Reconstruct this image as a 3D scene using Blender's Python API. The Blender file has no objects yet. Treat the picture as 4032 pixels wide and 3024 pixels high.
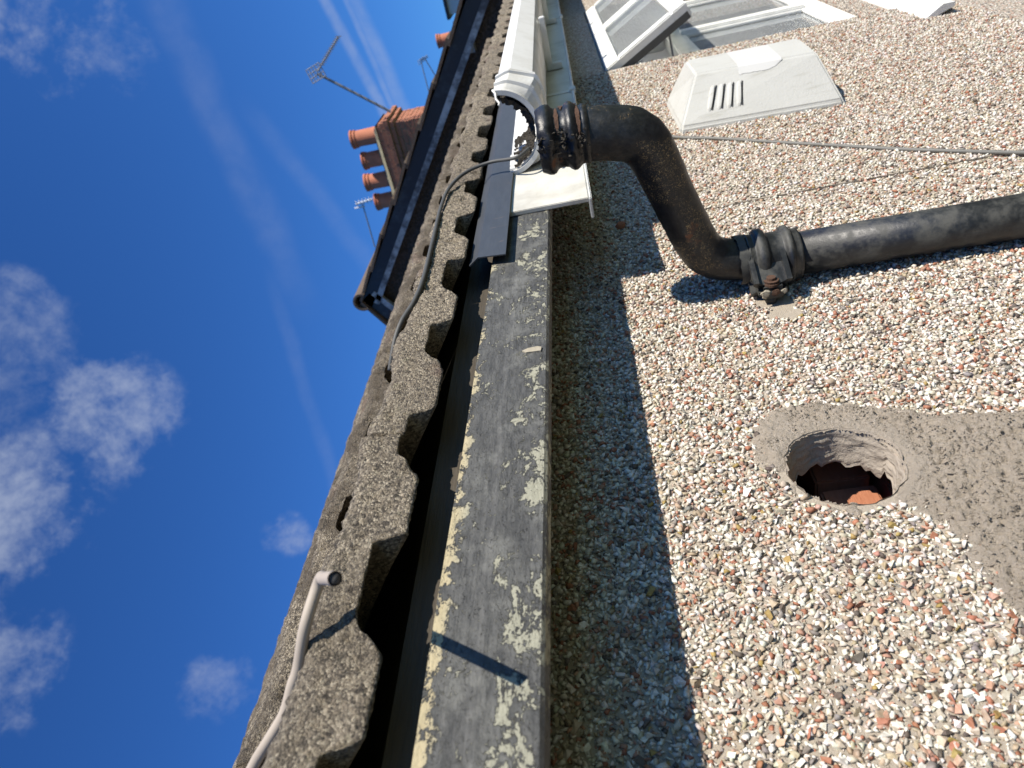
import bpy, bmesh, math, random
import numpy as np
from mathutils import Vector, Matrix, noise
R = math.radians
scene = bpy.context.scene
col = scene.collection

# ------------------------------------------------------------------ camera
EYE = Vector((0.0, -0.6125, 4.6))
cd = bpy.data.cameras.new('camera'); cam = bpy.data.objects.new('camera', cd); col.objects.link(cam)
cd.sensor_fit = 'HORIZONTAL'; cd.sensor_width = 36.0; cd.lens = 25.44
cd.clip_start = 0.01; cd.clip_end = 4000
Rt = Vector((0.5662, -0.8097, -0.1542)); Up = Vector((-0.0311, -0.2079, 0.9777)); Fw = Vector((0.8237, 0.5488, 0.1429))
m = Matrix((-Up, Rt, -Fw)).transposed()          # the phone was held on its side: picture right is down
cam.matrix_world = Matrix.Translation(EYE) @ m.to_4x4()
cd.dof.use_dof = True; cd.dof.focus_distance = 0.95; cd.dof.aperture_fstop = 8.5
scene.camera = cam
scene.cycles.diffuse_bounces = 3

# ------------------------------------------------------------------ sun, sky, exposure
SUN = Vector((-0.05, -1.0, 0.68)).normalized()    # towards the sun
sl = bpy.data.lights.new('sun', 'SUN'); sl.energy = 5.0; sl.angle = R(0.53); sl.color = (1.0, 0.93, 0.82)
so = bpy.data.objects.new('sun', sl); col.objects.link(so)
so.rotation_euler = SUN.to_track_quat('Z', 'Y').to_euler(); so.location = SUN * 30
scene.view_settings.view_transform = 'Standard'; scene.view_settings.look = 'None'
scene.view_settings.exposure = 0.58; scene.view_settings.gamma = 1.0
scene.view_settings.use_curve_mapping = False


class NT:
    """small node helper"""
    def __init__(self, nt):
        self.nt = nt; nt.nodes.clear()
    def n(self, typ, _out=0, _props=None, **ins):
        nd = self.nt.nodes.new(typ)
        for k, v in (_props or {}).items():
            setattr(nd, k, v)
        for k, v in ins.items():
            key = k.replace('_', ' ')
            if key[0] == 'i' and key[1:].isdigit():
                sock = nd.inputs[int(key[1:])]
            else:
                sock = nd.inputs[key]
            self.set(sock, v)
        nd_out = nd.outputs[_out] if nd.outputs else None
        return nd_out if nd_out is not None else nd
    def set(self, sock, v):
        if isinstance(v, bpy.types.NodeSocket):
            self.nt.links.new(v, sock)
        else:
            if sock.type == 'RGBA' and len(v) == 3:
                v = (*v, 1)
            sock.default_value = v
    def math(self, op, a, b=0.0, c=0.0, clamp=False):
        return self.n('ShaderNodeMath', _props={'operation': op, 'use_clamp': clamp}, i0=a, i1=b, i2=c)
    def mul(self, a, b): return self.math('MULTIPLY', a, b)
    def add(self, a, b): return self.math('ADD', a, b)
    def dot(self, a, b):
        return self.n('ShaderNodeVectorMath', 1, {'operation': 'DOT_PRODUCT'}, i0=a, i1=b)
    def mapr(self, v, a, b, c=0.0, d=1.0, smooth=True):
        return self.n('ShaderNodeMapRange', _props={'interpolation_type': 'SMOOTHSTEP' if smooth else 'LINEAR'},
                      i0=v, i1=a, i2=b, i3=c, i4=d)
    def noise(self, vec, scale, detail=4.0, rough=0.55, out=0, dist=0.0):
        return self.n('ShaderNodeTexNoise', out, None, Vector=vec, Scale=scale, Detail=detail, Roughness=rough, Distortion=dist)
    def vor(self, vec, scale, out='Distance', feature='F1', rnd=1.0):
        nd = self.nt.nodes.new('ShaderNodeTexVoronoi'); nd.feature = feature
        self.set(nd.inputs['Vector'], vec); nd.inputs['Scale'].default_value = scale
        nd.inputs['Randomness'].default_value = rnd
        return nd.outputs[out]
    def mix(self, f, a, b, blend='MIX'):
        nd = self.nt.nodes.new('ShaderNodeMix'); nd.data_type = 'RGBA'; nd.blend_type = blend
        self.set(nd.inputs[0], f); self.set(nd.inputs[6], a); self.set(nd.inputs[7], b)
        return nd.outputs[2]
    def ramp(self, f, stops, interp='LINEAR'):
        nd = self.nt.nodes.new('ShaderNodeValToRGB'); self.set(nd.inputs[0], f)
        cr = nd.color_ramp; cr.interpolation = interp
        while len(cr.elements) < len(stops): cr.elements.new(0.5)
        for e, (p, c) in zip(cr.elements, stops):
            e.position = p; e.color = (*c, 1) if len(c) == 3 else c
        return nd.outputs[0]
    def scalev(self, vec, s):
        return self.n('ShaderNodeMapping', _props=None, Vector=vec, Scale=s)
    def pos(self):
        return self.n('ShaderNodeNewGeometry')
    def obj(self):
        return self.n('ShaderNodeTexCoord', 3)


# sky: physical sky, with thin cloud patches and trails fixed to directions of the sky
world = bpy.data.worlds.new('World'); scene.world = world; world.use_nodes = True
w = NT(world.node_tree)
sky_dir = w.n('ShaderNodeTexCoord', 0)
sky = w.n('ShaderNodeTexSky', _props={'sky_type': 'NISHITA', 'sun_disc': False, 'sun_elevation': R(34.0),
          'sun_rotation': R(183), 'altitude': 60.0, 'air_density': 1.0, 'dust_density': 0.0, 'ozone_density': 2.6})
cn = w.noise(sky_dir, 9.0, 9.0, 0.62, dist=0.35)
cn2 = w.noise(sky_dir, 22.0, 8.0, 0.62, dist=0.2)
cn3 = w.noise(sky_dir, 60.0, 6.0, 0.65, dist=0.2)
cnz = w.add(w.add(w.mul(cn, 0.62), w.mul(cn2, 0.34)), w.mul(w.math('SUBTRACT', cn3, 0.5), 0.22))
cover = None
def addc(v):
    global cover
    cover = v if cover is None else w.math('MAXIMUM', cover, v)
# (direction, inner cos radius angle deg, outer deg, threshold, density)
for d, ro, dens in (((0.845, 0.00, 0.535), 5.8, 1.0), ((0.866, 0.045, 0.498), 3.6, 0.55),
                    ((0.683, 0.411, 0.604), 5.6, 0.95), ((0.575, 0.424, 0.700), 7.4, 1.0),
                    ((0.450, 0.55, 0.70), 5.2, 0.9), ((0.650, 0.612, 0.449), 2.2, 0.85),
                    ((0.497, 0.692, 0.523), 3.2, 0.6), ((0.70, 0.28, 0.657), 4.6, 0.6),
                    ((0.61, 0.33, 0.72), 8, 0.55)):
    v = Vector(d).normalized()
    a = w.dot(sky_dir, tuple(v))
    fall = w.mapr(a, math.cos(R(ro)), 1.0, 0.0, 1.0, False)
    thick = w.add(w.mul(fall, 0.30), w.add(w.mul(w.math('SUBTRACT', cnz, 0.5), 1.35), 0.5))
    body = w.mapr(thick, 0.57, 1.02, 0.0, 1.0)
    addc(w.mul(w.mul(body, w.mapr(fall, 0.0, 0.45)), dens * 0.66))
def trail(d1, d2, wid, dens, lo, hi):
    a = Vector(d1).normalized(); b = Vector(d2).normalized()
    n_ = a.cross(b).normalized(); mid = ((a + b) / 2).normalized()
    wob = w.mul(w.math('SUBTRACT', cn, 0.5), wid * 1.2)
    ac = w.math('ABSOLUTE', w.add(w.dot(sky_dir, tuple(n_)), wob))
    band = w.mapr(ac, wid, wid * 0.15)
    along = w.mapr(w.dot(sky_dir, tuple(mid)), math.cos(R(hi)), math.cos(R(lo)))
    tx = w.mapr(cn2, 0.25, 0.75, 0.35, 1.0)
    addc(w.mul(w.mul(band, along), w.mul(tx, dens)))
trail((0.961, 0.056, 0.271), (0.952, 0.191, 0.238), 0.010, 0.34, 5, 22)
trail((0.967, 0.062, 0.246), (0.955, 0.194, 0.226), 0.006, 0.30, 5, 20)
trail((0.969, 0.070, 0.236), (0.956, 0.200, 0.214), 0.014, 0.26, 5, 22)
trail((0.901, 0.015, 0.434), (0.874, 0.257, 0.411), 0.030, 0.09, 6, 17)
trail((0.800, 0.437, 0.411), (0.700, 0.600, 0.386), 0.014, 0.07, 6, 14)
trail((0.907, 0.218, 0.361), (0.888, 0.342, 0.307), 0.020, 0.08, 2, 10)
# loose scattered cloud over the rest of the sky
lc = w.noise(sky_dir, 3.2, 8.0, 0.6)
away = w.mapr(w.dot(sky_dir, tuple(Fw)), 0.72, 0.50)
addc(w.mul(w.mul(w.mapr(lc, 0.60, 0.84), 0.4), away))
skyc = w.mix(1.0, sky, (0.44, 1.02, 1.92), 'MULTIPLY')
skyc = w.mix(w.math('MINIMUM', cover, 0.9), skyc, (6.6, 7.4, 9.2))
bg = w.n('ShaderNodeBackground', Color=skyc, Strength=0.050)
w.n('ShaderNodeOutputWorld', Surface=bg)


# ------------------------------------------------------------------ materials
def mat(name, fn):
    mt = bpy.data.materials.new(name); mt.use_nodes = True
    t = NT(mt.node_tree)
    bsdf = t.nt.nodes.new('ShaderNodeBsdfPrincipled')
    out = t.nt.nodes.new('ShaderNodeOutputMaterial')
    t.nt.links.new(bsdf.outputs[0], out.inputs[0])
    def put(**k):
        for kk, v in k.items():
            t.set(bsdf.inputs[kk.replace('_', ' ')], v)
    def bump(h, strength=0.5, dist=0.002, normal=None):
        b = t.nt.nodes.new('ShaderNodeBump'); t.set(b.inputs['Height'], h)
        b.inputs['Strength'].default_value = strength; b.inputs['Distance'].default_value = dist
        if normal is not None: t.set(b.inputs['Normal'], normal)
        t.nt.links.new(b.outputs[0], bsdf.inputs['Normal'])
        return b.outputs[0]
    fn(t, put, bump)
    return mt

def f_stone_common(t, put, bump, c):
    p = t.pos()
    n1 = t.noise(p, 260, 4, 0.6)
    c2 = t.mix(t.mapr(n1, 0.35, 0.7), t.mix(1.0, c, (0.78, 0.74, 0.68), 'MULTIPLY'), c)
    put(Base_Color=c2, Roughness=0.75)
    bump(t.noise(p, 500, 3, 0.6), 0.35, 0.001)
M = {}
M['dash'] = mat('pebble_mix', lambda t, put, bump: f_stone_common(t, put, bump, t.n('ShaderNodeAttribute', 0, {'attribute_name': 'tint'})))
M['pebble'] = mat('pebble_single', lambda t, put, bump: f_stone_common(t, put, bump, t.n('ShaderNodeObjectInfo', 1)))

PAL = [(0.0, (0.66, 0.61, 0.54)), (0.30, (0.60, 0.55, 0.47)), (0.42, (0.40, 0.33, 0.25)), (0.60, (0.46, 0.40, 0.33)),
       (0.72, (0.36, 0.17, 0.11)), (0.82, (0.22, 0.20, 0.19)), (0.88, (0.44, 0.24, 0.17)), (0.94, (0.10, 0.085, 0.075))]
def f_render_far(t, put, bump):      # dashed render where stones are not built one by one
    p = t.pos()
    cv = t.vor(p, 118, 'Color')
    sel = t.n('ShaderNodeSeparateColor', 0, None, Color=cv)
    st = t.ramp(sel, PAL, 'CONSTANT')
    d = t.vor(p, 118, 'Distance')
    mortar = t.mix(t.noise(p, 90, 3), (0.30, 0.26, 0.21), (0.42, 0.37, 0.30))
    k = t.mapr(d, 0.42, 0.60)
    put(Base_Color=t.mix(k, st, mortar), Roughness=0.85)
    h = t.math('SUBTRACT', 1.0, t.mapr(d, 0.1, 0.7))
    bump(t.add(h, t.mul(t.noise(p, 400, 3), 0.3)), 0.9, 0.006)
M['render'] = mat('dashed_render', f_render_far)
def f_mortar_bed(t, put, bump):
    p = t.pos()
    n1 = t.noise(p, 60, 5, 0.65)
    put(Base_Color=t.mix(n1, (0.30, 0.255, 0.20), (0.44, 0.385, 0.31)), Roughness=0.92)
    bump(t.noise(p, 240, 6, 0.7), 0.8, 0.004)
M['bed'] = mat('render_bed', f_mortar_bed)
def f_mortar(t, put, bump):
    p = t.pos()
    n1 = t.noise(p, 34, 6, 0.65); n2 = t.noise(p, 420, 4, 0.7)
    c = t.mix(n1, (0.41, 0.345, 0.27), (0.55, 0.475, 0.385))
    c = t.mix(t.mapr(n2, 0.52, 0.72), c, (0.56, 0.50, 0.43))
    c = t.mix(t.mul(t.mapr(n2, 0.42, 0.30), 0.6), c, (0.20, 0.165, 0.13))
    put(Base_Color=c, Roughness=0.95)
    pit = t.vor(p, 95, 'Distance')
    h = t.add(t.mul(t.noise(p, 260, 8, 0.78), 1.0), t.mul(t.mapr(pit, 0.0, 0.45), 0.25))
    bump(h, 1.0, 0.008)
M['mortar'] = mat('sand_mortar', f_mortar)
def f_smooth_mortar(t, put, bump):
    p = t.pos()
    put(Base_Color=t.mix(t.noise(p, 50, 5), (0.31, 0.265, 0.215), (0.41, 0.36, 0.30)), Roughness=0.93)
    q = t.scalev(p, (0.6, 2.0, 2.5))
    bump(t.noise(q, 120, 6, 0.65), 0.7, 0.003)
M['smooth_mortar'] = mat('trowelled_mortar', f_smooth_mortar)
def f_brick(t, put, bump):
    p = t.pos()
    q = t.scalev(p, (1.0, 1.0, 5.0))
    c = t.mix(t.noise(q, 40, 5, 0.6), (0.30, 0.105, 0.05), (0.46, 0.20, 0.11))
    put(Base_Color=c, Roughness=0.9)
    bump(t.noise(q, 120, 5, 0.65), 0.5, 0.003)
M['brick'] = mat('orange_brick', f_brick)

def f_tile(t, put, bump, moss=0.0):
    p = t.pos()
    rnd = t.n('ShaderNodeObjectInfo', 5)
    gs = t.n('ShaderNodeSeparateColor', 0, None, Color=t.vor(p, 470, 'Color'))
    n1 = t.noise(p, 16, 6, 0.65); n2 = t.noise(p, 150, 6, 0.75); n4 = t.noise(p, 7, 5, 0.6)
    base = t.mix(n1, (0.25, 0.205, 0.148), (0.41, 0.345, 0.25))
    base = t.mix(t.mapr(n2, 0.55, 0.38), base, (0.075, 0.062, 0.048))
    c = t.mix(t.mapr(gs, 0.66, 0.97), base, (0.58, 0.50, 0.37))
    c = t.mix(t.mul(t.mapr(gs, 0.28, 0.0), 0.85), c, (0.055, 0.047, 0.038))
    c = t.mix(t.mul(t.mapr(t.noise(p, 9, 4, 0.6), 0.56, 0.66), 0.45), c, (0.17, 0.09, 0.07))
    c = t.mix(t.mul(t.mapr(t.noise(p, 30, 7, 0.75), 0.58, 0.66), 0.7), c, (0.055, 0.050, 0.035))
    c = t.mix(t.mul(t.mapr(t.noise(p, 46, 6, 0.7), 0.60, 0.69), 0.55), c, (0.40, 0.37, 0.24))
    c = t.mix(t.mapr(n4, 0.40, 0.68, 0.0, 0.35), c, (0.12, 0.10, 0.075))
    c = t.mix(t.mul(rnd, 0.25), c, (0.12, 0.095, 0.07))
    if moss:
        c = t.mix(t.mul(t.mapr(t.noise(p, 13, 7, 0.7), 0.40, 0.58), moss), c, (0.085, 0.066, 0.045))
        c = t.mix(t.mul(t.mapr(t.noise(p, 55, 6, 0.75), 0.56, 0.62), moss), c, (0.035, 0.030, 0.022))
    put(Base_Color=c, Roughness=0.95)
    pits = t.mapr(t.vor(p, 48, 'Distance'), 0.02, 0.24)
    h = t.add(t.mul(t.noise(p, 380, 6, 0.8), 1.0), t.mul(t.vor(p, 470, 'Distance'), -0.55))
    h = t.add(h, t.mul(pits, 0.9))
    bump(h, 1.0, 0.0055)
M['tile'] = mat('granular_concrete', f_tile)
M['tile_mossy'] = mat('mossy_granular_concrete', lambda t, put, bump: f_tile(t, put, bump, 0.8))
def f_tile_far(t, put, bump):
    p = t.pos()
    c = t.mix(t.noise(p, 8, 5, 0.65), (0.075, 0.055, 0.042), (0.17, 0.125, 0.09))
    put(Base_Color=c, Roughness=0.95); bump(t.noise(p, 60, 5, 0.7), 0.7, 0.01)
M['tile_far'] = mat('weathered_concrete', f_tile_far)

def f_fascia(t, put, bump):
    p = t.pos()
    q = t.scalev(p, (1.0, 1.0, 1.5))
    n1 = t.noise(q, 20, 9, 0.70, dist=0.7); n2 = t.noise(q, 85, 7, 0.74, dist=0.5); n3 = t.noise(t.scalev(p, (0.5, 1, 4)), 60, 6, 0.7)
    sep = t.nt.nodes.new('ShaderNodeSeparateXYZ'); t.set(sep.inputs[0], p)
    z = sep.outputs[2]
    hi = t.mapr(z, 4.748, 4.768)                       # top of board: bare cream undercoat
    lo = t.mapr(z, 4.728, 4.690)
    mid = t.mapr(t.math('ABSOLUTE', t.add(z, -4.733)), 0.010, 0.0)
    big = t.add(n1, t.add(t.mul(t.math('SUBTRACT', n2, 0.5), 0.55), t.mul(t.math('SUBTRACT', t.noise(q, 260, 5, 0.7), 0.5), 0.22)))
    thr = t.add(t.add(big, t.mul(hi, 0.17)), t.add(t.mul(lo, t.mapr(t.noise(p, 5.0, 3), 0.35, 0.65, 0.0, 0.095)), t.mul(mid, -0.05)))
    peel = t.mapr(thr, 0.628, 0.640)
    paint = t.mix(t.mapr(n3, 0.32, 0.72), (0.052, 0.053, 0.052), (0.105, 0.105, 0.100))
    bloom = t.mapr(t.noise(p, 26, 6, 0.7), 0.45, 0.72)
    paint = t.mix(t.mul(bloom, 0.55), paint, (0.205, 0.205, 0.185))
    crk = t.mapr(t.noise(q, 130, 5, 0.7, dist=1.5), 0.60, 0.66)
    paint = t.mix(t.mul(crk, t.mapr(n1, 0.42, 0.55)), paint, (0.30, 0.29, 0.23))
    cream = t.mix(n2, (0.34, 0.285, 0.165), (0.50, 0.43, 0.28))
    grey = t.mix(n2, (0.27, 0.265, 0.20), (0.37, 0.36, 0.28))
    und = t.mix(hi, grey, cream)
    prim = t.mul(t.mapr(thr, 0.602, 0.612), 0.75)
    paint = t.mix(prim, paint, t.mix(n3, (0.16, 0.155, 0.13), (0.25, 0.24, 0.20)))
    put(Base_Color=t.mix(peel, paint, und), Roughness=t.mapr(peel, 0, 1, 0.60, 0.85), Specular_IOR_Level=0.3)
    edge = t.mapr(thr, 0.595, 0.630)
    h = t.add(t.mul(edge, -0.9), t.add(t.mul(n2, 0.8), t.add(t.mul(n3, 0.3), t.mul(crk, -0.4))))
    bump(h, 1.0, 0.0034)
M['fascia'] = mat('peeling_grey_paint', f_fascia)
def f_wood(t, put, bump):
    p = t.pos(); q = t.scalev(p, (0.25, 1.5, 3.0))
    n = t.noise(q, 60, 6, 0.65)
    put(Base_Color=t.mix(n, (0.030, 0.025, 0.019), (0.085, 0.070, 0.050)), Roughness=0.9)
    bump(n, 0.6, 0.004)
M['wood'] = mat('old_timber', f_wood)
def f_strip(t, put, bump):
    p = t.pos(); q = t.scalev(p, (0.4, 1, 2.0))
    n = t.noise(q, 60, 5, 0.6)
    sc = t.mapr(t.noise(t.scalev(p, (6, 1, 1)), 16, 4, 0.7), 0.66, 0.74)
    c = t.mix(n, (0.032, 0.036, 0.042), (0.060, 0.066, 0.074))
    put(Base_Color=t.mix(t.mul(sc, 0.35), c, (0.30, 0.22, 0.15)), Roughness=0.5, Specular_IOR_Level=0.4)
    bump(n, 0.25, 0.001)
M['strip'] = mat('dark_grey_plastic', f_strip)
def f_white(dirt, warm=(0.70, 0.70, 0.66)):
    def f(t, put, bump):
        p = t.pos()
        n = t.noise(p, 9, 6, 0.6); n2 = t.noise(t.scalev(p, (1, 1, 4)), 60, 5, 0.65)
        c = t.mix(t.mapr(n, 0.40, 0.75, 0, dirt), warm, (0.42, 0.40, 0.34))
        c = t.mix(t.mapr(n2, 0.58, 0.80, 0, dirt * 0.9), c, (0.40, 0.38, 0.32))
        put(Base_Color=c, Roughness=0.42, Specular_IOR_Level=0.45)
        bump(n2, 0.12, 0.0015)
    return f
M['upvc'] = mat('white_plastic', f_white(0.55, (0.72, 0.72, 0.69)))
M['upvc_dirty'] = mat('grubby_white_board', f_white(1.0, (0.62, 0.605, 0.54)))
M['sash_white'] = mat('white_window_frame', f_white(0.35, (0.76, 0.76, 0.72)))
def f_cowl(t, put, bump):
    p = t.pos()
    n = t.noise(p, 12, 5, 0.6); st = t.noise(t.scalev(p, (7, 3, 0.6)), 14, 6, 0.65); n3 = t.noise(p, 60, 6, 0.7)
    c = t.mix(n, (0.40, 0.40, 0.37), (0.49, 0.49, 0.46))
    c = t.mix(t.mapr(st, 0.52, 0.78, 0, 0.6), c, (0.27, 0.26, 0.21))
    c = t.mix(t.mapr(n3, 0.60, 0.75, 0, 0.5), c, (0.36, 0.35, 0.30))
    put(Base_Color=c, Roughness=0.7)
    bump(t.noise(p, 190, 5, 0.65), 0.5, 0.002)
M['cowl'] = mat('painted_plastic_cowl', f_cowl)
M['tape'] = mat('white_tape', lambda t, put, bump: put(Base_Color=(0.52, 0.52, 0.50), Roughness=0.55))
def f_iron(t, put, bump):
    p = t.pos()
    n1 = t.noise(p, 30, 7, 0.7, dist=0.5); n2 = t.noise(p, 120, 6, 0.7); n3 = t.noise(p, 12, 4)
    c = t.mix(t.mapr(n2, 0.35, 0.75), (0.006, 0.007, 0.009), (0.022, 0.023, 0.024))
    dust = t.mul(t.mapr(n1, 0.56, 0.76), 0.28)
    c = t.mix(dust, c, (0.085, 0.075, 0.05))
    scr = t.mapr(t.noise(t.scalev(p, (1.0, 2.0, 2.0)), 110, 7, 0.78, dist=2.2), 0.545, 0.60)
    c = t.mix(t.mul(scr, t.mapr(n3, 0.50, 0.58)), c, (0.36, 0.25, 0.11))
    rust = t.mul(t.mapr(t.noise(p, 17, 6, 0.7), 0.60, 0.68), 0.85)
    c = t.mix(rust, c, (0.15, 0.065, 0.03))
    put(Base_Color=c, Roughness=t.mapr(t.add(dust, rust), 0, 1, 0.40, 0.88), Specular_IOR_Level=0.45)
    bump(t.add(n2, t.mul(rust, 0.5)), 0.35, 0.002)
M['iron'] = mat('black_painted_iron', f_iron)
def f_iron_grey(t, put, bump):
    p = t.pos()
    n1 = t.noise(p, 26, 7, 0.68); n2 = t.noise(p, 140, 5, 0.7)
    c = t.mix(t.mapr(n1, 0.38, 0.68), (0.011, 0.012, 0.014), (0.060, 0.060, 0.053))
    c = t.mix(t.mul(t.mapr(n2, 0.62, 0.72), 0.4), c, (0.02, 0.02, 0.02))
    put(Base_Color=c, Roughness=t.mapr(n1, 0.38, 0.68, 0.38, 0.75), Specular_IOR_Level=0.5)
    bump(n2, 0.3, 0.0015)
M['iron_grey'] = mat('dusty_iron', f_iron_grey)
def f_rust(t, put, bump):
    p = t.pos(); n = t.noise(p, 120, 6, 0.7)
    put(Base_Color=t.mix(n, (0.030, 0.016, 0.012), (0.125, 0.065, 0.038)), Roughness=0.95); bump(n, 0.9, 0.003)
M['rust'] = mat('flaking_rust', f_rust)
def simple(name, a, b, sc=30, rough=0.6, bs=0.2, bd=0.001):
    def f(t, put, bump):
        p = t.pos(); n = t.noise(p, sc, 5, 0.6)
        put(Base_Color=t.mix(n, a, b), Roughness=rough); bump(n, bs, bd)
    return mat(name, f)
M['cable_grey'] = simple('grey_cable_sheath', (0.10, 0.10, 0.09), (0.17, 0.165, 0.15), 60)
M['cable_dark'] = simple('dark_grey_cable_sheath', (0.05, 0.052, 0.05), (0.085, 0.085, 0.08), 60)
M['cable_beige'] = simple('beige_cable_sheath', (0.34, 0.29, 0.235), (0.42, 0.365, 0.30), 60)
M['dirt'] = simple('black_gutter_dirt', (0.012, 0.010, 0.008), (0.05, 0.042, 0.03), 120, 0.95, 1.0, 0.006)
M['dark'] = simple('dark_inside', (0.03, 0.03, 0.032), (0.06, 0.06, 0.06), 3, 0.9)  # near-black tone stands for the shade of unlit interiors
M['curtain'] = simple('pale_blind', (0.35, 0.35, 0.36), (0.45, 0.45, 0.46), 3, 0.9)
def f_glass(t, put, bump):
    put(Base_Color=(0.75, 0.78, 0.78), Roughness=0.03, Transmission_Weight=0.75, IOR=1.35, Specular_IOR_Level=0.9)
M['glass'] = mat('window_glass', f_glass)
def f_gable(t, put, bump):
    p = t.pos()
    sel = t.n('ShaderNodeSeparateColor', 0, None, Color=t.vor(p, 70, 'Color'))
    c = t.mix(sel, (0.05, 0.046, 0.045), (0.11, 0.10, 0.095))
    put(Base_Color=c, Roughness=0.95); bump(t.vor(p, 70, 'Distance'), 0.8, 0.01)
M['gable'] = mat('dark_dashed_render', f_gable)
def f_barge(t, put, bump):
    p = t.pos(); q = t.scalev(p, (1, 0.5, 0.5))
    n = t.noise(q, 7, 7, 0.7); 
    c = t.mix(t.mapr(n, 0.50, 0.68), (0.012, 0.015, 0.020), (0.04, 0.055, 0.068))
    put(Base_Color=c, Roughness=0.42); bump(n, 0.5, 0.01)
M['barge'] = mat('black_gloss_board', f_barge)
def f_barge_worn(t, put, bump):
    p = t.pos(); q = t.scalev(p, (1, 0.6, 0.6))
    n = t.noise(q, 6, 7, 0.7)
    c = t.mix(t.mapr(n, 0.36, 0.58), (0.06, 0.07, 0.08), (0.42, 0.48, 0.50))
    put(Base_Color=c, Roughness=0.6); bump(n, 0.5, 0.01)
M['barge_worn'] = mat('worn_grey_board', f_barge_worn)
def f_chim(t, put, bump):
    p = t.pos(); n = t.noise(p, 7, 6, 0.7); n2 = t.noise(p, 25, 4, 0.6)
    c = t.mix(n, (0.26, 0.09, 0.05), (0.42, 0.18, 0.10))
    c = t.mix(t.mul(t.mapr(n2, 0.55, 0.7), 0.5), c, (0.10, 0.06, 0.045))
    put(Base_Color=c, Roughness=0.9); bump(n2, 0.6, 0.01)
M['chimney_brick'] = mat('red_chimney_brick', f_chim)
M['flaunch'] = simple('lichened_mortar', (0.16, 0.14, 0.08), (0.34, 0.31, 0.20), 14, 0.95, 0.8, 0.02)
M['pot'] = simple('terracotta', (0.30, 0.10, 0.05), (0.54, 0.20, 0.11), 9, 0.8)
M['dark_opening'] = simple('dark_opening', (0.015, 0.013, 0.012), (0.03, 0.026, 0.024), 6, 0.95)  # near-black tone for cowl slot gaps and pot mouths
M['alloy'] = simple('grey_aluminium', (0.16, 0.17, 0.18), (0.28, 0.29, 0.30), 20, 0.5)
M['pale_alloy'] = simple('pale_aluminium', (0.55, 0.57, 0.60), (0.65, 0.67, 0.70), 20, 0.4)
M['ground'] = simple('dark_yard', (0.035, 0.034, 0.032), (0.065, 0.062, 0.058), 1.5, 0.9, 0.4, 0.01)  # unseen yard, toned dark to cut light bounced onto the wall
M['grass'] = simple('lawn', (0.035, 0.06, 0.015), (0.07, 0.10, 0.03), 4, 0.95, 0.8, 0.03)
M['whitewall'] = simple('white_render', (0.60, 0.60, 0.58), (0.70, 0.70, 0.68), 3, 0.9)


# ------------------------------------------------------------------ object helpers
def tag(o, label=None, cat=None, group=None, kind=None):
    if label: o['label'] = label
    if cat: o['category'] = cat
    if group: o['group'] = group
    if kind: o['kind'] = kind
    return o
def thing(name, label, cat, loc=(0, 0, 0), group=None):
    o = bpy.data.objects.new(name, None); col.objects.link(o); o.location = loc
    o.empty_display_size = 0.05
    return tag(o, label, cat, group)
def link(name, me, mt, parent=None, smooth=False):
    o = bpy.data.objects.new(name, me); col.objects.link(o)
    if mt is not None: me.materials.clear(); me.materials.append(mt)
    if smooth:
        me.polygons.foreach_set('use_smooth', [True] * len(me.polygons))
    if parent is not None:
        o.parent = parent; o.matrix_parent_inverse = Matrix.Translation(-WL(parent))
    return o
def WL(o):
    if o.parent is None: return Vector(o.location)
    return WL(o.parent) + o.matrix_parent_inverse.translation + Vector(o.location)
def pyd(name, vs, fs, mt, parent=None, smooth=False):
    me = bpy.data.meshes.new(name); me.from_pydata([tuple(v) for v in vs], [], fs); me.update()
    return link(name, me, mt, parent, smooth)
def bmo(name, bm, mt, parent=None, smooth=False):
    bmesh.ops.recalc_face_normals(bm, faces=bm.faces)
    me = bpy.data.meshes.new(name); bm.to_mesh(me); bm.free()
    return link(name, me, mt, parent, smooth)
def bbox(bm, x0, x1, y0, y1, z0, z1, bevel=0.0):
    r = bmesh.ops.create_cube(bm, size=1.0)
    for v in r['verts']:
        v.co = Vector(((x0 + x1) / 2 + v.co.x * (x1 - x0), (y0 + y1) / 2 + v.co.y * (y1 - y0), (z0 + z1) / 2 + v.co.z * (z1 - z0)))
    if bevel:
        es = list({e for v in r['verts'] for e in v.link_edges})
        bmesh.ops.bevel(bm, geom=es, offset=bevel, segments=2, affect='EDGES')
def box(name, x0, x1, y0, y1, z0, z1, mt, parent=None, bevel=0.0):
    bm = bmesh.new(); bbox(bm, x0, x1, y0, y1, z0, z1, bevel)
    return bmo(name, bm, mt, parent)
def bar(bm, a, b, wd, ht, up=Vector((0, 0, 1)), bevel=0.0):
    a = Vector(a); b = Vector(b); d = (b - a); L = d.length; d.normalize()
    s = d.cross(up).normalized(); u = s.cross(d).normalized()
    r = bmesh.ops.create_cube(bm, size=1.0)
    for v in r['verts']:
        v.co = (a + b) / 2 + d * (v.co.x * L) + s * (v.co.y * wd) + u * (v.co.z * ht)
    if bevel:
        es = list({e for v in r['verts'] for e in v.link_edges})
        bmesh.ops.bevel(bm, geom=es, offset=bevel, segments=2, affect='EDGES')
def catmull(pts, n=8):
    P = [Vector(p) for p in pts]; P = [P[0] * 2 - P[1]] + P + [P[-1] * 2 - P[-2]]
    out = []
    for i in range(1, len(P) - 2):
        for k in range(n):
            t = k / n; a, b, c, d = P[i - 1:i + 3]
            out.append(0.5 * ((2 * b) + (c - a) * t + (2 * a - 5 * b + 4 * c - d) * t * t + (3 * b - a - 3 * c + d) * t ** 3))
    out.append(P[-2]); return out
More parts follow.
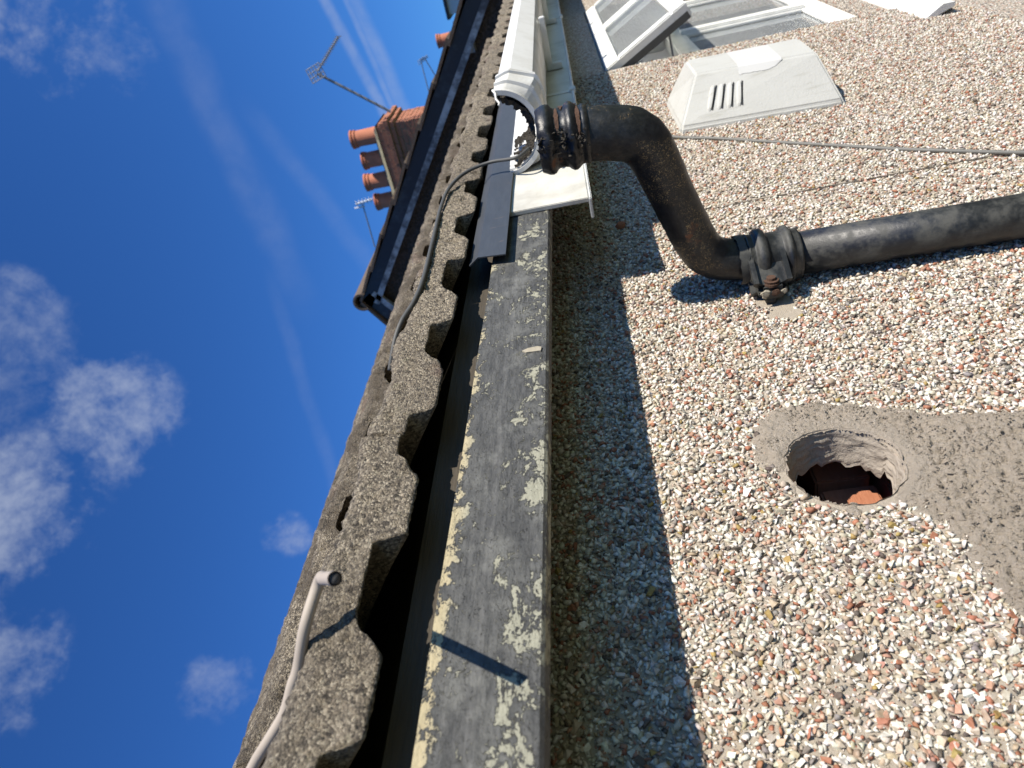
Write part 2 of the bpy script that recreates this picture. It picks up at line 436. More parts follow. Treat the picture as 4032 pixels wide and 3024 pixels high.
def tube(pts, rad, seg=16, cap=True, jit=0.0, freq=40.0):
    """verts, faces of a tube; rad is a number or a list"""
    P = [Vector(p) for p in pts]; n = len(P)
    if not isinstance(rad, (list, tuple)): rad = [rad] * n
    T = [(P[min(i + 1, n - 1)] - P[max(i - 1, 0)]).normalized() for i in range(n)]
    ref = Vector((1, 0, 0)) if abs(T[0].x) < 0.8 else Vector((0, 0, 1))
    s = T[0].cross(ref).normalized(); vs, fs = [], []
    for i in range(n):
        s = (s - T[i] * s.dot(T[i])).normalized(); u = T[i].cross(s)
        for k in range(seg):
            a = 2 * math.pi * k / seg
            d = s * math.cos(a) + u * math.sin(a)
            p = P[i] + d * rad[i]
            if jit: p += d * jit * noise.noise(p * freq)
            vs.append(p)
    for i in range(n - 1):
        for k in range(seg):
            k2 = (k + 1) % seg
            fs.append((i * seg + k, i * seg + k2, (i + 1) * seg + k2, (i + 1) * seg + k))
    if cap:
        fs.append(tuple(range(seg - 1, -1, -1))); fs.append(tuple((n - 1) * seg + k for k in range(seg)))
    return vs, fs
def tubeo(name, pts, rad, mt, parent=None, seg=16, cap=True, jit=0.0, freq=40.0):
    vs, fs = tube(pts, rad, seg, cap, jit, freq)
    return pyd(name, vs, fs, mt, parent, True)
def merge(lst):
    vs, fs = [], []
    for v, f in lst:
        o = len(vs); vs += list(v); fs += [tuple(i + o for i in q) for q in f]
    return vs, fs
def sm(a, b, x):
    t = max(0.0, min(1.0, (x - a) / (b - a))); return t * t * (3 - 2 * t)
rng = np.random.default_rng(7); random.seed(7)

# ------------------------------------------------------------------ ground
pyd('ground', [(-600, -600, 0), (600, -600, 0), (600, 600, 0), (-600, 600, 0)], [(0, 1, 2, 3)], M['grass'])
bpy.data.objects['ground']['kind'] = 'structure'
o = pyd('yard', [(-12, -5, 0.004), (16, -5, 0.004), (16, 0.0, 0.004), (-12, 0.0, 0.004)], [(0, 1, 2, 3)], M['ground']); o['kind'] = 'structure'

# ------------------------------------------------------------------ the house: wall
house = thing('house', 'pebbledashed house wall with concrete tiled eaves, peeling fascia board and an open white window', 'house')
HX, HZ, HR = 0.640, 4.362, 0.062           # cored hole
WX0, WX1, WZ0, WZ1 = 2.91, 4.45, 3.46, 4.47   # window opening
XL, XR, ZT = -4.0, 5.29, 4.739
XC = 1.44                                  # day joint in the render: far side stands 5 mm proud
def wall_mesh():
    vs, fs = [], []
    def q(x0, x1, z0, z1, y):
        o = len(vs); vs.extend([(x0, y, z0), (x1, y, z0), (x1, y, z1), (x0, y, z1)]); fs.append((o, o + 1, o + 2, o + 3))
    a, b, c, d = HX - 0.1, HX + 0.1, HZ - 0.1, HZ + 0.1
    q(XL, a, 0, ZT, 0); q(a, b, 0, c, 0); q(a, b, d, ZT, 0); q(b, XC, 0, ZT, 0)
    y = -0.0005
    q(XC, WX0, 0, ZT, y); q(WX0, WX1, 0, WZ0, y); q(WX0, WX1, WZ1, ZT, y); q(WX1, XR, 0, ZT, y)
    o = len(vs); vs.extend([(XC, 0, 0), (XC, y, 0), (XC, y, ZT), (XC, 0, ZT)]); fs.append((o, o + 1, o + 2, o + 3))
    # square to circle round the hole
    n = 32; o = len(vs)
    for k in range(n):
        t = 2 * math.pi * k / n; cx, cz = math.cos(t), math.sin(t); mx = max(abs(cx), abs(cz))
        vs.append((HX + 0.1 * cx / mx, 0, HZ + 0.1 * cz / mx)); vs.append((HX + HR * cx, 0, HZ + HR * cz))
    for k in range(n):
        k2 = (k + 1) % n; fs.append((o + 2 * k, o + 2 * k2, o + 2 * k2 + 1, o + 2 * k + 1))
    # reveals of the window
    for (x0, z0, x1, z1) in ((WX0, WZ0, WX0, WZ1), (WX0, WZ1, WX1, WZ1), (WX1, WZ1, WX1, WZ0), (WX1, WZ0, WX0, WZ0)):
        o = len(vs); vs.extend([(x0, y, z0), (x0, 0.14, z0), (x1, 0.14, z1), (x1, y, z1)]); fs.append((o, o + 1, o + 2, o + 3))
    # end wall and back
    for p in (((XL, 0, 0), (XL, 4.8, 0), (XL, 4.8, ZT), (XL, 0, ZT)), ((XL, 4.8, 0), (XR, 4.8, 0), (XR, 4.8, ZT), (XL, 4.8, ZT))):
        o = len(vs); vs.extend(p); fs.append((o, o + 1, o + 2, o + 3))
    return vs, fs
vs, fs = wall_mesh()
wall = pyd('wall', vs, fs, M['render'], house)

# mortar bed under the built stones (a slightly uneven sheet)
BX0, BX1, BZ0, BZ1 = -0.02, 2.88, 3.30, 4.737
PATCH = [(0.690, 4.452), (0.735, 4.440), (0.757, 4.415), (0.768, 4.37), (0.762, 4.34), (0.745, 4.311), (0.722, 4.262), (0.700, 4.20), (0.693, 4.14), (0.690, 4.05),
         (0.36, 4.05), (0.385, 4.22), (0.42, 4.282), (0.462, 4.291), (0.505, 4.294), (0.535, 4.298), (0.568, 4.318), (0.585, 4.335),
         (0.566, 4.372), (0.580, 4.402), (0.605, 4.424), (0.64, 4.432), (0.668, 4.450)]
def inpoly(x, z, poly):
    x = np.asarray(x); z = np.asarray(z); c = np.zeros(x.shape, bool); n = len(poly)
    for i in range(n):
        x1, z1 = poly[i]; x2, z2 = poly[(i + 1) % n]
        k = ((z1 > z) != (z2 > z)) & (x < (x2 - x1) * (z - z1) / (z2 - z1 + 1e-12) + x1)
        c ^= k
    return c
def polydist(x, z, poly):
    d = 9.0
    for i in range(len(poly)):
        ax, az = poly[i]; bx, bz = poly[(i + 1) % len(poly)]
        t = max(0, min(1, ((x - ax) * (bx - ax) + (z - az) * (bz - az)) / ((bx - ax) ** 2 + (bz - az) ** 2)))
        d = min(d, math.hypot(x - ax - t * (bx - ax), z - az - t * (bz - az)))
    return d
vs, fs = [], []
# bed as frames that avoid hole and joint
def bedq(x0, x1, z0, z1, y):
    o = len(vs); vs.extend([(x0, y, z0), (x1, y, z0), (x1, y, z1), (x0, y, z1)]); fs.append((o, o + 1, o + 2, o + 3))
a, b, c, d = HX - 0.1, HX + 0.1, HZ - 0.1, HZ + 0.1
bedq(BX0, a, BZ0, BZ1, -0.002); bedq(a, b, BZ0, c, -0.002); bedq(a, b, d, BZ1, -0.002); bedq(b, XC, BZ0, BZ1, -0.002)
def joint(z): return -0.002 - 0.0045 * sm(4.42, 4.30, z)      # the joint fades out under the eaves
zs_ = [BZ0, 3.9, 4.1, 4.28, 4.32, 4.36, 4.40, 4.44, BZ1]
for z0_, z1_ in zip(zs_[:-1], zs_[1:]):
    o_ = len(vs); vs.extend([(XC, joint(z0_), z0_), (BX1, joint(z0_), z0_), (BX1, joint(z1_), z1_), (XC, joint(z1_), z1_)]); fs.append((o_, o_ + 1, o_ + 2, o_ + 3))
    vs.extend([(XC, -0.002, z0_), (XC, -0.002, z1_)]); fs.append((o_ + 4, o_, o_ + 3, o_ + 5))
n = 32; o_ = len(vs)
for k in range(n):
    t = 2 * math.pi * k / n; cx, cz = math.cos(t), math.sin(t); mx = max(abs(cx), abs(cz))
    vs.append((HX + 0.1 * cx / mx, -0.002, HZ + 0.1 * cz / mx)); vs.append((HX + HR * cx, -0.002, HZ + HR * cz))
for k in range(n):
    k2 = (k + 1) % n; fs.append((o_ + 2 * k, o_ + 2 * k2, o_ + 2 * k2 + 1, o_ + 2 * k + 1))
pyd('render_coat', vs, fs, M['bed'], house)

# stones of the dash
def to_pix(P):
    q = P - np.array(EYE); r = q @ np.array(Rt); u = q @ np.array(Up); f = q @ np.array(Fw)
    f = np.maximum(f, 1e-3)
    return 512 - u / f * 723.6, 384 - r / f * 723.6, f
def templates(nt, npt, seed):
    rg = np.random.default_rng(seed); out = []
    for _ in range(nt):
        pts = rg.normal(size=(npt, 3)); pts /= np.linalg.norm(pts, axis=1)[:, None]
        pts *= rg.uniform(0.75, 1.1, size=(npt, 1)); pts *= np.array([rg.uniform(0.95, 1.35), rg.uniform(0.55, 0.8), rg.uniform(0.7, 1.0)])
        bm = bmesh.new(); [bm.verts.new(p) for p in pts]
        r = bmesh.ops.convex_hull(bm, input=bm.verts)
        for v in [v for v in bm.verts if not v.link_faces]: bm.verts.remove(v)
        bmesh.ops.recalc_face_normals(bm, faces=bm.faces); bm.verts.index_update()
        v = np.array([v.co[:] for v in bm.verts]); f = np.array([[x.index for x in fc.verts] for fc in bm.faces]); bm.free()
        out.append((v, f))
    return out
TPL = templates(14, 8, 3)
PC = np.array([(0.74, 0.70, 0.63), (0.62, 0.57, 0.49), (0.77, 0.75, 0.71), (0.45, 0.37, 0.27), (0.50, 0.44, 0.36), (0.36, 0.155, 0.095), (0.26, 0.24, 0.225), (0.47, 0.27, 0.20), (0.13, 0.105, 0.09), (0.52, 0.36, 0.27), (0.36, 0.26, 0.09)])
PW = np.array([0.26, 0.13, 0.17, 0.11, 0.09, 0.075, 0.07, 0.055, 0.06, 0.045, 0.012]); PW /= PW.sum()
def scatter(x0, x1, z0, z1, step, smin, smax, depth=0.3):
    nx = int((x1 - x0) / step); nz = int((z1 - z0) / step)
    gx, gz = np.meshgrid(np.arange(nx), np.arange(nz), indexing='ij')
    x = x0 + (gx + 0.5 * (gz % 2) + rng.uniform(-0.48, 0.48, gx.shape)) * step
    z = z0 + (gz + rng.uniform(-0.48, 0.48, gx.shape)) * step
    x = x.ravel(); z = z.ravel()
    s = smin + (smax - smin) * rng.beta(1.3, 2.6, x.size)
    return x, z, s
def keep(x, z, margin=60):
    P = np.stack([x, np.zeros_like(x), z], 1)
    px, py, f = to_pix(P)
    k = (px > -margin) & (px < 1024 + margin) & (py > -margin) & (py < 768 + margin)
    wob = np.array([noise.noise(Vector((a * 45, 3.1, b * 45))) for a, b in zip(x, z)])
    wob2 = np.array([noise.noise(Vector((a * 130, 9.1, b * 130))) for a, b in zip(x, z)])
    xx = x + 0.016 * wob + 0.006 * wob2; zz = z + 0.016 * np.roll(wob, 1) * 0 + 0.012 * wob2
    pin = inpoly(xx, zz, PATCH); deep_ = inpoly(x * 1.0, z - 0.016, PATCH) & inpoly(x, z + 0.016, PATCH) & inpoly(x - 0.016, z, PATCH) & inpoly(x + 0.016, z, PATCH)
    k &= ~(pin & (deep_ | (rng.uniform(size=x.size) > 0.30)))
    k &= np.hypot(x - HX, z - HZ) > HR + 0.006 + 0.010 * np.abs(wob)
    # thin spots where dash has fallen away under the pipe bracket
    k &= ~((((x - 1.02) / 0.055) ** 2 + ((z - 4.335) / 0.028) ** 2) < 0.8 + wob)
    k &= (rng.uniform(size=x.size) > 0.02) & (np.array([noise.noise(Vector((a * 22, 1.7, b * 22))) for a, b in zip(x, z)]) < 0.85 + rng.normal(0, 0.08, x.size))
    return k
sets = [scatter(-0.02, 1.30, 3.40, 4.735, 0.0050, 0.0027, 0.0072), scatter(1.30, 2.88, 3.30, 4.735, 0.0066, 0.0031, 0.0070),
        scatter(0.0, 1.05, 3.70, 4.735, 0.0054, 0.0013, 0.0028)]
X, Zc, S_ = (np.concatenate([s[i] for s in sets]) for i in range(3))
k = keep(X, Zc); X, Zc, S_ = X[k], Zc[k], S_[k]
N = X.size
big = rng.uniform(size=N) < 0.03; S_ = np.where(big & (S_ > 0.0028), S_ * 1.3, S_)
ci = rng.choice(len(PC), size=N, p=PW); C_ = PC[ci] * rng.uniform(0.82, 1.1, (N, 1)) * (1 + rng.normal(0, 0.03, (N, 3)))
C_ = np.clip(C_, 0.02, 0.80)
ti = rng.integers(0, len(TPL), N)
ang = rng.uniform(0, 2 * np.pi, N); tx = rng.normal(0, 0.35, N); tz = rng.normal(0, 0.35, N)
Yc = np.where(X > XC, -0.002 - 0.0045 * np.clip((4.42 - Zc) / 0.12, 0, 1), -0.002) - S_ * rng.uniform(0.05, 0.42, N)
def rotm(ang, tx, tz):
    n = ang.size; ca, sa, cx, sx, cz, sz = np.cos(ang), np.sin(ang), np.cos(tx), np.sin(tx), np.cos(tz), np.sin(tz)
    Ry = np.zeros((n, 3, 3)); Ry[:, 0, 0] = ca; Ry[:, 0, 2] = sa; Ry[:, 1, 1] = 1; Ry[:, 2, 0] = -sa; Ry[:, 2, 2] = ca
    Rx = np.zeros((n, 3, 3)); Rx[:, 0, 0] = 1; Rx[:, 1, 1] = cx; Rx[:, 1, 2] = -sx; Rx[:, 2, 1] = sx; Rx[:, 2, 2] = cx
    Rz = np.zeros((n, 3, 3)); Rz[:, 2, 2] = 1; Rz[:, 0, 0] = cz; Rz[:, 0, 1] = -sz; Rz[:, 1, 0] = sz; Rz[:, 1, 1] = cz
    return Rz @ Rx @ Ry
RM = rotm(ang, tx, tz)
P = np.stack([X, Yc, Zc], 1)
px, py, dep = to_pix(P)
size_pix = np.where((px > 2) & (px < 1022) & (py > 2) & (py < 766), S_ / dep, 0)
single = np.zeros(N, bool); single[np.argsort(-size_pix)[:298]] = True
allv, allf, allc, off = [], [], [], 0
for t, (tv, tf) in enumerate(TPL):
    sel = np.where((ti == t) & ~single)[0]
    if not sel.size: continue
    v = np.einsum('nij,kj->nki', RM[sel], tv) * S_[sel][:, None, None] + P[sel][:, None, :]
    f = tf[None] + (np.arange(sel.size) * len(tv))[:, None, None] + off
    allv.append(v.reshape(-1, 3)); allf.append(f.reshape(-1, 3)); allc.append(np.repeat(C_[sel], len(tv), 0)); off += sel.size * len(tv)
V = np.concatenate(allv); F = np.concatenate(allf); CC = np.concatenate(allc)
me = bpy.data.meshes.new('pebble_dash')
me.vertices.add(len(V)); me.vertices.foreach_set('co', V.ravel())
me.loops.add(F.size); me.loops.foreach_set('vertex_index', F.ravel().astype(np.int32))
me.polygons.add(len(F)); me.polygons.foreach_set('loop_start', np.arange(0, F.size, 3, dtype=np.int32))
me.polygons.foreach_set('loop_total', np.full(len(F), 3, np.int32))
at = me.color_attributes.new('tint', 'FLOAT_COLOR', 'POINT')
at.data.foreach_set('color', np.concatenate([CC, np.ones((len(CC), 1))], 1).ravel())
me.update(); me.validate()
o = link('pebble_dash', me, M['dash'], house); o['kind'] = 'stuff'
print('stones', N, 'tris', len(F))
tme = []
for tv, tf in TPL:
    q = bpy.data.meshes.new('pebble'); q.from_pydata(tv.tolist(), [], tf.tolist()); q.materials.append(M['pebble']); tme.append(q)
for i in np.where(single)[0]:
    o = bpy.data.objects.new('pebble', tme[ti[i]]); col.objects.link(o); o.parent = house
    mm = Matrix(RM[i].tolist()).to_4x4(); mm.translation = Vector(P[i]); s = float(S_[i])
    o.matrix_basis = mm @ Matrix.Scale(s, 4); o.color = (*[float(x) for x in C_[i]], 1)
# the one big chip standing out in the shade
bm = bmesh.new(); bmesh.ops.create_icosphere(bm, subdivisions=2, radius=1)
for v in bm.verts:
    v.co = Vector((v.co.x * 0.006, v.co.y * 0.009, v.co.z * 0.011)) * (1 + 0.35 * noise.noise(v.co * 2.3)); v.co += Vector((1.4257, -0.010, 4.5442))
tag(bmo('stone_chip', bm, M['brick'], house), 'protruding reddish stone chip')

# mortar patch
def hole_r(t):
    c, s2 = math.cos(t), math.sin(t)
    return HR + 0.0045 * noise.noise(Vector((c * 1.5, s2 * 1.5, 3.3))) + 0.0030 * noise.noise(Vector((c * 5, s2 * 5, 7.1))) + 0.0014 * noise.noise(Vector((c * 14, s2 * 14, 1.1)))
def patch_h(x, z):
    d = polydist(x, z, PATCH); inside = bool(inpoly(np.array([x]), np.array([z]), PATCH)[0])
    if not inside: d = -d
    p = Vector((x, 0, z))
    h = 0.0085 * sm(-0.008, 0.020, d + 0.010 * noise.noise(p * 60) + 0.006 * noise.noise(p * 150))
    rh = math.hypot(x - HX, z - HZ)
    smooth = max(sm(0.10, 0.074, rh), sm(0.655, 0.70, x) * sm(4.385, 0.1 + 4.30, z))
    am = 0.0060 * (1 - 0.8 * smooth)
    lump = noise.noise(p * 48) * 0.40 + noise.noise(p * 120) * 0.65 + noise.noise(p * 215) * 0.85 + 1.1 * (0.42 - noise.voronoi(p * 150)[0][0]) + 0.8 * (0.42 - noise.voronoi(p * 75 + Vector((2, 2, 2)))[0][0]) - 2.0 * max(0.0, noise.noise(p * 62 + Vector((7, 7, 7))) - 0.30)
    h += am * lump * sm(-0.004, 0.012, d)
    h -= 0.006 * sm(0.074, HR, rh) * (1 if x < HX + 0.0 else 0.5)
    return h - 0.003 * sm(0.004, -0.008, d)
step = 0.0021; gx0, gz0 = 0.36, 4.06; nx, nz = int(0.425 / step), int(0.41 / step)
idx, vs, fs = {}, [], []
for i in range(nx + 1):
    for j in range(nz + 1):
        x, z = gx0 + i * step, gz0 + j * step
        h = patch_h(x, z)
        idx[i, j] = len(vs); vs.append((x, -0.002 - h, z))
for i in range(nx):
    for j in range(nz):
        q = [idx[i, j], idx[i + 1, j], idx[i + 1, j + 1], idx[i, j + 1]]
        cx = gx0 + (i + 0.5) * step; cz = gz0 + (j + 0.5) * step
        if math.hypot(cx - HX, cz - HZ) < hole_r(math.atan2(cz - HZ, cx - HX)) - 0.001: continue
        if max(-0.002 - vs[a][1] for a in q) < -0.0004: continue
        fs.append(tuple(q))
pyd('mortar_patch', vs, fs, M['mortar'], house, True)
# crumbs of the rough-cast repair, spilling over onto the stones
nc = 30000
cxs = rng.uniform(0.36, 0.785, nc); czs = rng.uniform(4.05, 4.465, nc)
wv = np.array([noise.noise(Vector((a * 60, 4.4, b * 60))) for a, b in zip(cxs, czs)])
ins = inpoly(cxs + 0.012 * wv, czs + 0.012 * np.roll(wv, 7), PATCH)
smooth_rim = np.hypot(cxs - HX, czs - HZ)
ok = (ins & (rng.uniform(size=nc) < 0.55 + 0.6 * wv)) & (smooth_rim > HR + 0.010 + 0.012 * rng.uniform(size=nc) ** 2)
ok &= ~((cxs > 0.70) & (czs > 4.40) & (rng.uniform(size=nc) < 0.8))
cxs, czs = cxs[ok], czs[ok]; nc = cxs.size
ssz = 0.0008 + 0.0030 * rng.beta(1.1, 3.6, nc)
cy = np.array([-0.002 - max(0.0, patch_h(a, b)) for a, b in zip(cxs, czs)]) - ssz * rng.uniform(-0.15, 0.30, nc)
rmc = rotm(rng.uniform(0, 6.28, nc), rng.normal(0, 0.5, nc), rng.normal(0, 0.5, nc)); tic = rng.integers(0, len(TPL), nc)
cvs, cfs, co = [], [], 0
for t, (tv, tf) in enumerate(TPL):
    sel = np.where(tic == t)[0]
    if not sel.size: continue
    v = np.einsum('nij,kj->nki', rmc[sel], tv) * ssz[sel][:, None, None] + np.stack([cxs, cy, czs], 1)[sel][:, None, :]
    cvs.append(v.reshape(-1, 3)); cfs.append((tf[None] + (np.arange(sel.size) * len(tv))[:, None, None] + co).reshape(-1, 3)); co += sel.size * len(tv)
cvs = np.concatenate(cvs); cfs = np.concatenate(cfs)
me = bpy.data.meshes.new('mortar_crumbs'); me.from_pydata(cvs.tolist(), [], cfs.tolist()); me.update()
o = link('mortar_crumbs', me, M['mortar'], house); o['kind'] = 'stuff'
# lining of the hole, ragged at its inner end
vs, fs = [], []; n, mdep = 64, 20
for i in range(mdep + 1):
    for k in range(n):
        t = 2 * math.pi * k / n
        p = Vector((math.cos(t), i * 0.30, math.sin(t)))
        edge = 0.046 + 0.022 * noise.noise(Vector((math.cos(t) * 2.2, 5, math.sin(t) * 2.2))) + 0.012 * noise.noise(Vector((math.cos(t) * 7, 8, math.sin(t) * 7)))
        yr0 = -0.0035 - max(0.0, patch_h(HX + (HR + 0.003) * math.cos(t), HZ + (HR + 0.003) * math.sin(t)))
        y = yr0 + (edge - yr0) * i / mdep
        r = hole_r(t) + 0.0030 * noise.noise(p * 2.4) * min(1, i / 4) + 0.0018 * noise.noise(p * 7) * min(1, i / 3) - 0.004 * (i / mdep) + 0.0012 * (1 - min(1, i / 5.0)) ** 2
        vs.append((HX + r * math.cos(t), y, HZ + r * math.sin(t)))
for i in range(mdep):
    for k in range(n):
        k2 = (k + 1) % n; fs.append((i * n + k, i * n + k2, (i + 1) * n + k2, (i + 1) * n + k))
lin = pyd('hole_lining', vs, fs, M['smooth_mortar'], house, True)
# dark closed box added behind the hole against light leaks + inner leaf of bricks
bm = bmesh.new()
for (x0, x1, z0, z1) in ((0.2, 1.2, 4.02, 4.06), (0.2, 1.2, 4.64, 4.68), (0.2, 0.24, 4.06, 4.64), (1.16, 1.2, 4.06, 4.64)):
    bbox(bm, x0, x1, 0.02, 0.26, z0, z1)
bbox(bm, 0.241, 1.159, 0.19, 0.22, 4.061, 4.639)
bmo('cavity_blackout', bm, M['dark'], house)
BR = 0.0
for r_, z in enumerate((4.132, 4.214, 4.296, 4.388, 4.47, 4.552)):
    x = 0.26 + (0.115 if r_ % 2 else 0.0)
    while x < 1.0:
        bm = bmesh.new(); bbox(bm, x, x + 0.218, 0.100, 0.19, z, z + 0.069, 0.003)
        bmo('brick', bm, M['brick'], house); x += 0.232

# soffit under the eaves, and timber behind the tiles
box('soffit', XL, XR, -0.1375, -0.003, 4.738, 4.750, M['wood'], house)
# fascia board, a little out of level, with a shallow arris along it
def fascia_mesh():
    vs, fs = [], []; xs = np.linspace(XL, 1.62, 60)
    for x in xs:
        sag = -0.0175 * (x - 0.25) / 1.05 if x > 0 else 0.004
        zb = 4.6832 + sag
        jit = 0.0012 * noise.noise(Vector((x * 30, 0, 0)))
        prof = [(-0.138, zb), (-0.157, zb + jit), (-0.1605, zb + 0.003), (-0.1615, zb + 0.046), (-0.1600, zb + 0.054), (-0.1590, zb + 0.089 + 2 * jit), (-0.138, zb + 0.090)]
        for y, z in prof: vs.append((x, y, z))
    k = 7
    for i in range(len(xs) - 1):
        for j in range(k):
            j2 = (j + 1) % k; fs.append((i * k + j, i * k + j2, (i + 1) * k + j2, (i + 1) * k + j))
    fs.append(tuple(range(k))); fs.append(tuple(range((len(xs) - 1) * k, len(xs) * k)))
    return vs, fs
vs, fs = fascia_mesh()
fas = tag(pyd('fascia_board', vs, fs, M['fascia'], house), 'black fascia board with peeling paint')
# a splinter of bare wood and a nail hole near the joint of the board
def flake(name, x, z, pts, mt, th=0.0022, lift=0.0):
    vs, fs = [], []; n = len(pts)
    for (a, b) in pts: vs.append((x + a, -0.1630 - lift * (0.5 + a * 30), z + b))
    for (a, b) in pts: vs.append((x + a, -0.1630 + th, z + b))
    fs.append(tuple(range(n))); fs.append(tuple(range(2 * n - 1, n - 1, -1)))
    for k_ in range(n): fs.append((k_, (k_ + 1) % n, n + (k_ + 1) % n, n + k_))
    return pyd(name, vs, fs, mt, fas)
M['barewood'] = simple('bare_split_wood', (0.26, 0.225, 0.16), (0.42, 0.38, 0.30), 140, 0.9, 0.7, 0.003)
flake('splinter', 0.742, 4.684, [(-0.005, 0.0), (0.003, -0.001), (0.006, 0.004), (0.005, 0.016), (0.001, 0.023), (-0.004, 0.018)], M['barewood'], 0.004)
box('eaves_batten', XL, XR, -0.1175, -0.02, 4.752, 4.811, M['wood'], house)

# ------------------------------------------------------------------ roof tiles
TH = R(33.9); ct, st_, tt = math.cos(TH), math.sin(TH), math.tan(TH)
PITCH, X0T, Y0T, Z0T, GAUGE, TLEN = 0.19, 0.31, -0.175, 4.7965, 0.335, 0.415
DROP = 0.070 / TLEN
def w_bot(p): return 0.0245 * (sm(0.09, 0.36, p) if p > 0 else sm(0.25, 0.315, -p))
def w_top(p): return 0.0555 + 0.007 * sm(0.12, 0.44, abs(p))
def tile_mesh(seed, nper, hi, deep=1.0):
    """two rolls wide; local x along eaves, y up the slope, z off the slope; origin at its front tip line"""
    rr = random.Random(seed); sv = Vector((rr.uniform(0, 50), rr.uniform(0, 50), rr.uniform(0, 50)))
    vs, fs = [], []; nu = nper * 2
    us = [PITCH * 2 * i / nu for i in range(nu + 1)]
    us[0] += 0.0003; us[-1] -= 0.0003
    nf = 9 if hi else 4
    prof_n = None
    for u in us:
        p = ((u - PITCH / 2) / PITCH + 0.5) % 1.0 - 0.5
        cell = int(u / PITCH + 1e-6)
        p2 = p + 0.035 * noise.noise(Vector((u * 70, seed * 3.3, 0))) + 0.03 * math.sin(seed * 7 + cell * 5)
        b, t = deep * w_bot(p2 * (1 + 0.10 * math.sin(seed * 3 + cell * 2.1))), w_top(p)
        pr = []
        for i in range(nf):                      # front face, plumb
            f = i / (nf - 1); wz = b + (t - 0.019 - b) * f
            pr.append((wz * tt * 0.95 + (0.0025 if i == 0 else 0), wz + 0.0))
        vf = (t - 0.019) * tt * 0.95
        for a, dz in ((0.0028, -0.0125), (0.0068, -0.0068), (0.0125, -0.0026), (0.020, -0.0012)): pr.append((vf + a, t + dz))
        ys = (0.05, 0.10, 0.17, 0.25, 0.33, TLEN) if hi else (0.12, 0.25, TLEN)
        for y in ys: pr.append((y, t - DROP * y))
        pr.append((TLEN, t - 0.018 - DROP * TLEN)); pr.append((0.16, max(b - 0.012, t - 0.030 - DROP * 0.16))); pr.append((0.05, b + 0.001))
        prof_n = len(pr)
        for i, (y, z) in enumerate(pr):
            v = Vector((u, y, z))
            if hi:
                q = v * 55 + sv; k_ = 1.25 if i < nf + 5 else 0.7
                d = 0.0017 * noise.noise(q) + 0.0016 * noise.noise(q * 2.7) + 0.0016 * noise.noise(q * 6.1)
                pit = noise.noise(v * 38 + sv * 1.7)
                if pit > 0.42: d -= 0.007 * (pit - 0.42) * 3
                if i < nf + 2: v.y -= d * k_; v.z += 0.4 * d * (1 if i > 0 else 2.2)
                else: v.z += d * k_
            else:
                v.z += 0.0022 * noise.noise(v * 30 + sv); v.y += 0.003 * noise.noise(v * 45 + sv)
            vs.append(v)
    k = prof_n
    for i in range(nu):
        for j in range(k):
            j2 = (j + 1) % k; fs.append((i * k + j, (i + 1) * k + j, (i + 1) * k + j2, i * k + j2))
    fs.append(tuple(range(k))); fs.append(tuple(range(nu * k + k - 1, nu * k - 1, -1)))
    me = bpy.data.meshes.new('roof_tile'); me.from_pydata([tuple(v) for v in vs], [], fs); me.update(); me.materials.append(M['tile'])
    me.polygons.foreach_set('use_smooth', [not hi or True] * len(me.polygons))
    return me
ROT = Matrix.Rotation(TH, 4, 'X')
shared = [tile_mesh(100 + i, 14, False, 1.45) for i in range(4)]
for me in shared: me.materials[0] = M['tile_mossy']
shared0 = [tile_mesh(150 + i, 26, True) for i in range(3)]
mid = [tile_mesh(200 + i, 30, True, 1.55) for i in range(4)]
c0 = X0T - PITCH / 2
NROW = 8
for me in mid: me.materials[0] = M['tile_mossy']
for rrow in range(NROW):
    for cidx in range(-6, 13):
        x = c0 + cidx * 2 * PITCH + (PITCH if rrow % 2 else 0)
        if x + 0.38 > 5.29: continue
        if rrow == 0 and -1 <= cidx <= 5: me = tile_mesh(300 + cidx, 56 if cidx < 4 else 34, True)
        elif rrow == 0: me = shared0[cidx % 3]
        elif rrow <= 2 and -1 <= cidx <= 6: me = mid[(cidx + rrow) % 4]
        else: me = shared[(cidx * 3 + rrow) % 4]
        o = bpy.data.objects.new('roof_tile', me); col.objects.link(o); o.parent = house
        j = random.uniform(-0.004, 0.004) if rrow else random.uniform(-0.004, 0.004)
        vv = rrow * GAUGE + j
        o.matrix_basis = Matrix.Translation((x, Y0T + vv * ct - (0.0135 * st_ if rrow else 0), Z0T + vv * st_ + (0.0135 * ct if rrow else 0))) @ ROT @ Matrix.Rotation(random.uniform(-0.006, 0.006), 4, 'Z') @ Matrix.Translation((0, 0, random.uniform(0, 0.004)))
# deck sheet added under the tiles to block light, both slopes, with a ridge
LS = NROW * GAUGE + 0.06; yr, zr = Y0T + LS * ct, Z0T + LS * st_
dk = [(XL, -0.06, 4.832), (5.29, -0.06, 4.832), (5.29, yr, zr - 0.03), (XL, yr, zr - 0.03), (XL, 2 * yr + 0.1, 4.765), (5.29, 2 * yr + 0.1, 4.765)]
pyd('deck_light_block', dk, [(0, 1, 2, 3), (3, 2, 5, 4)], M['wood'], house)
pyd('rear_slope', [(XL, yr + 0.06, zr + 0.01), (5.29, yr + 0.06, zr + 0.01), (5.29, 2 * yr + 0.2, 4.78), (XL, 2 * yr + 0.2, 4.78)], [(0, 1, 2, 3)], M['tile_far'], house)
vs, fs = [], []
for k in range(9):
    t = math.pi * k / 8; 
    for x in (0, 0.44): vs.append((x, 0.10 * math.cos(t), 0.075 * math.sin(t)))
for k in range(8): fs.append((2 * k, 2 * k + 1, 2 * k + 3, 2 * k + 2))
rme = bpy.data.meshes.new('ridge_tile'); rme.from_pydata(vs, [], fs); rme.materials.append(M['tile'])
x = XL
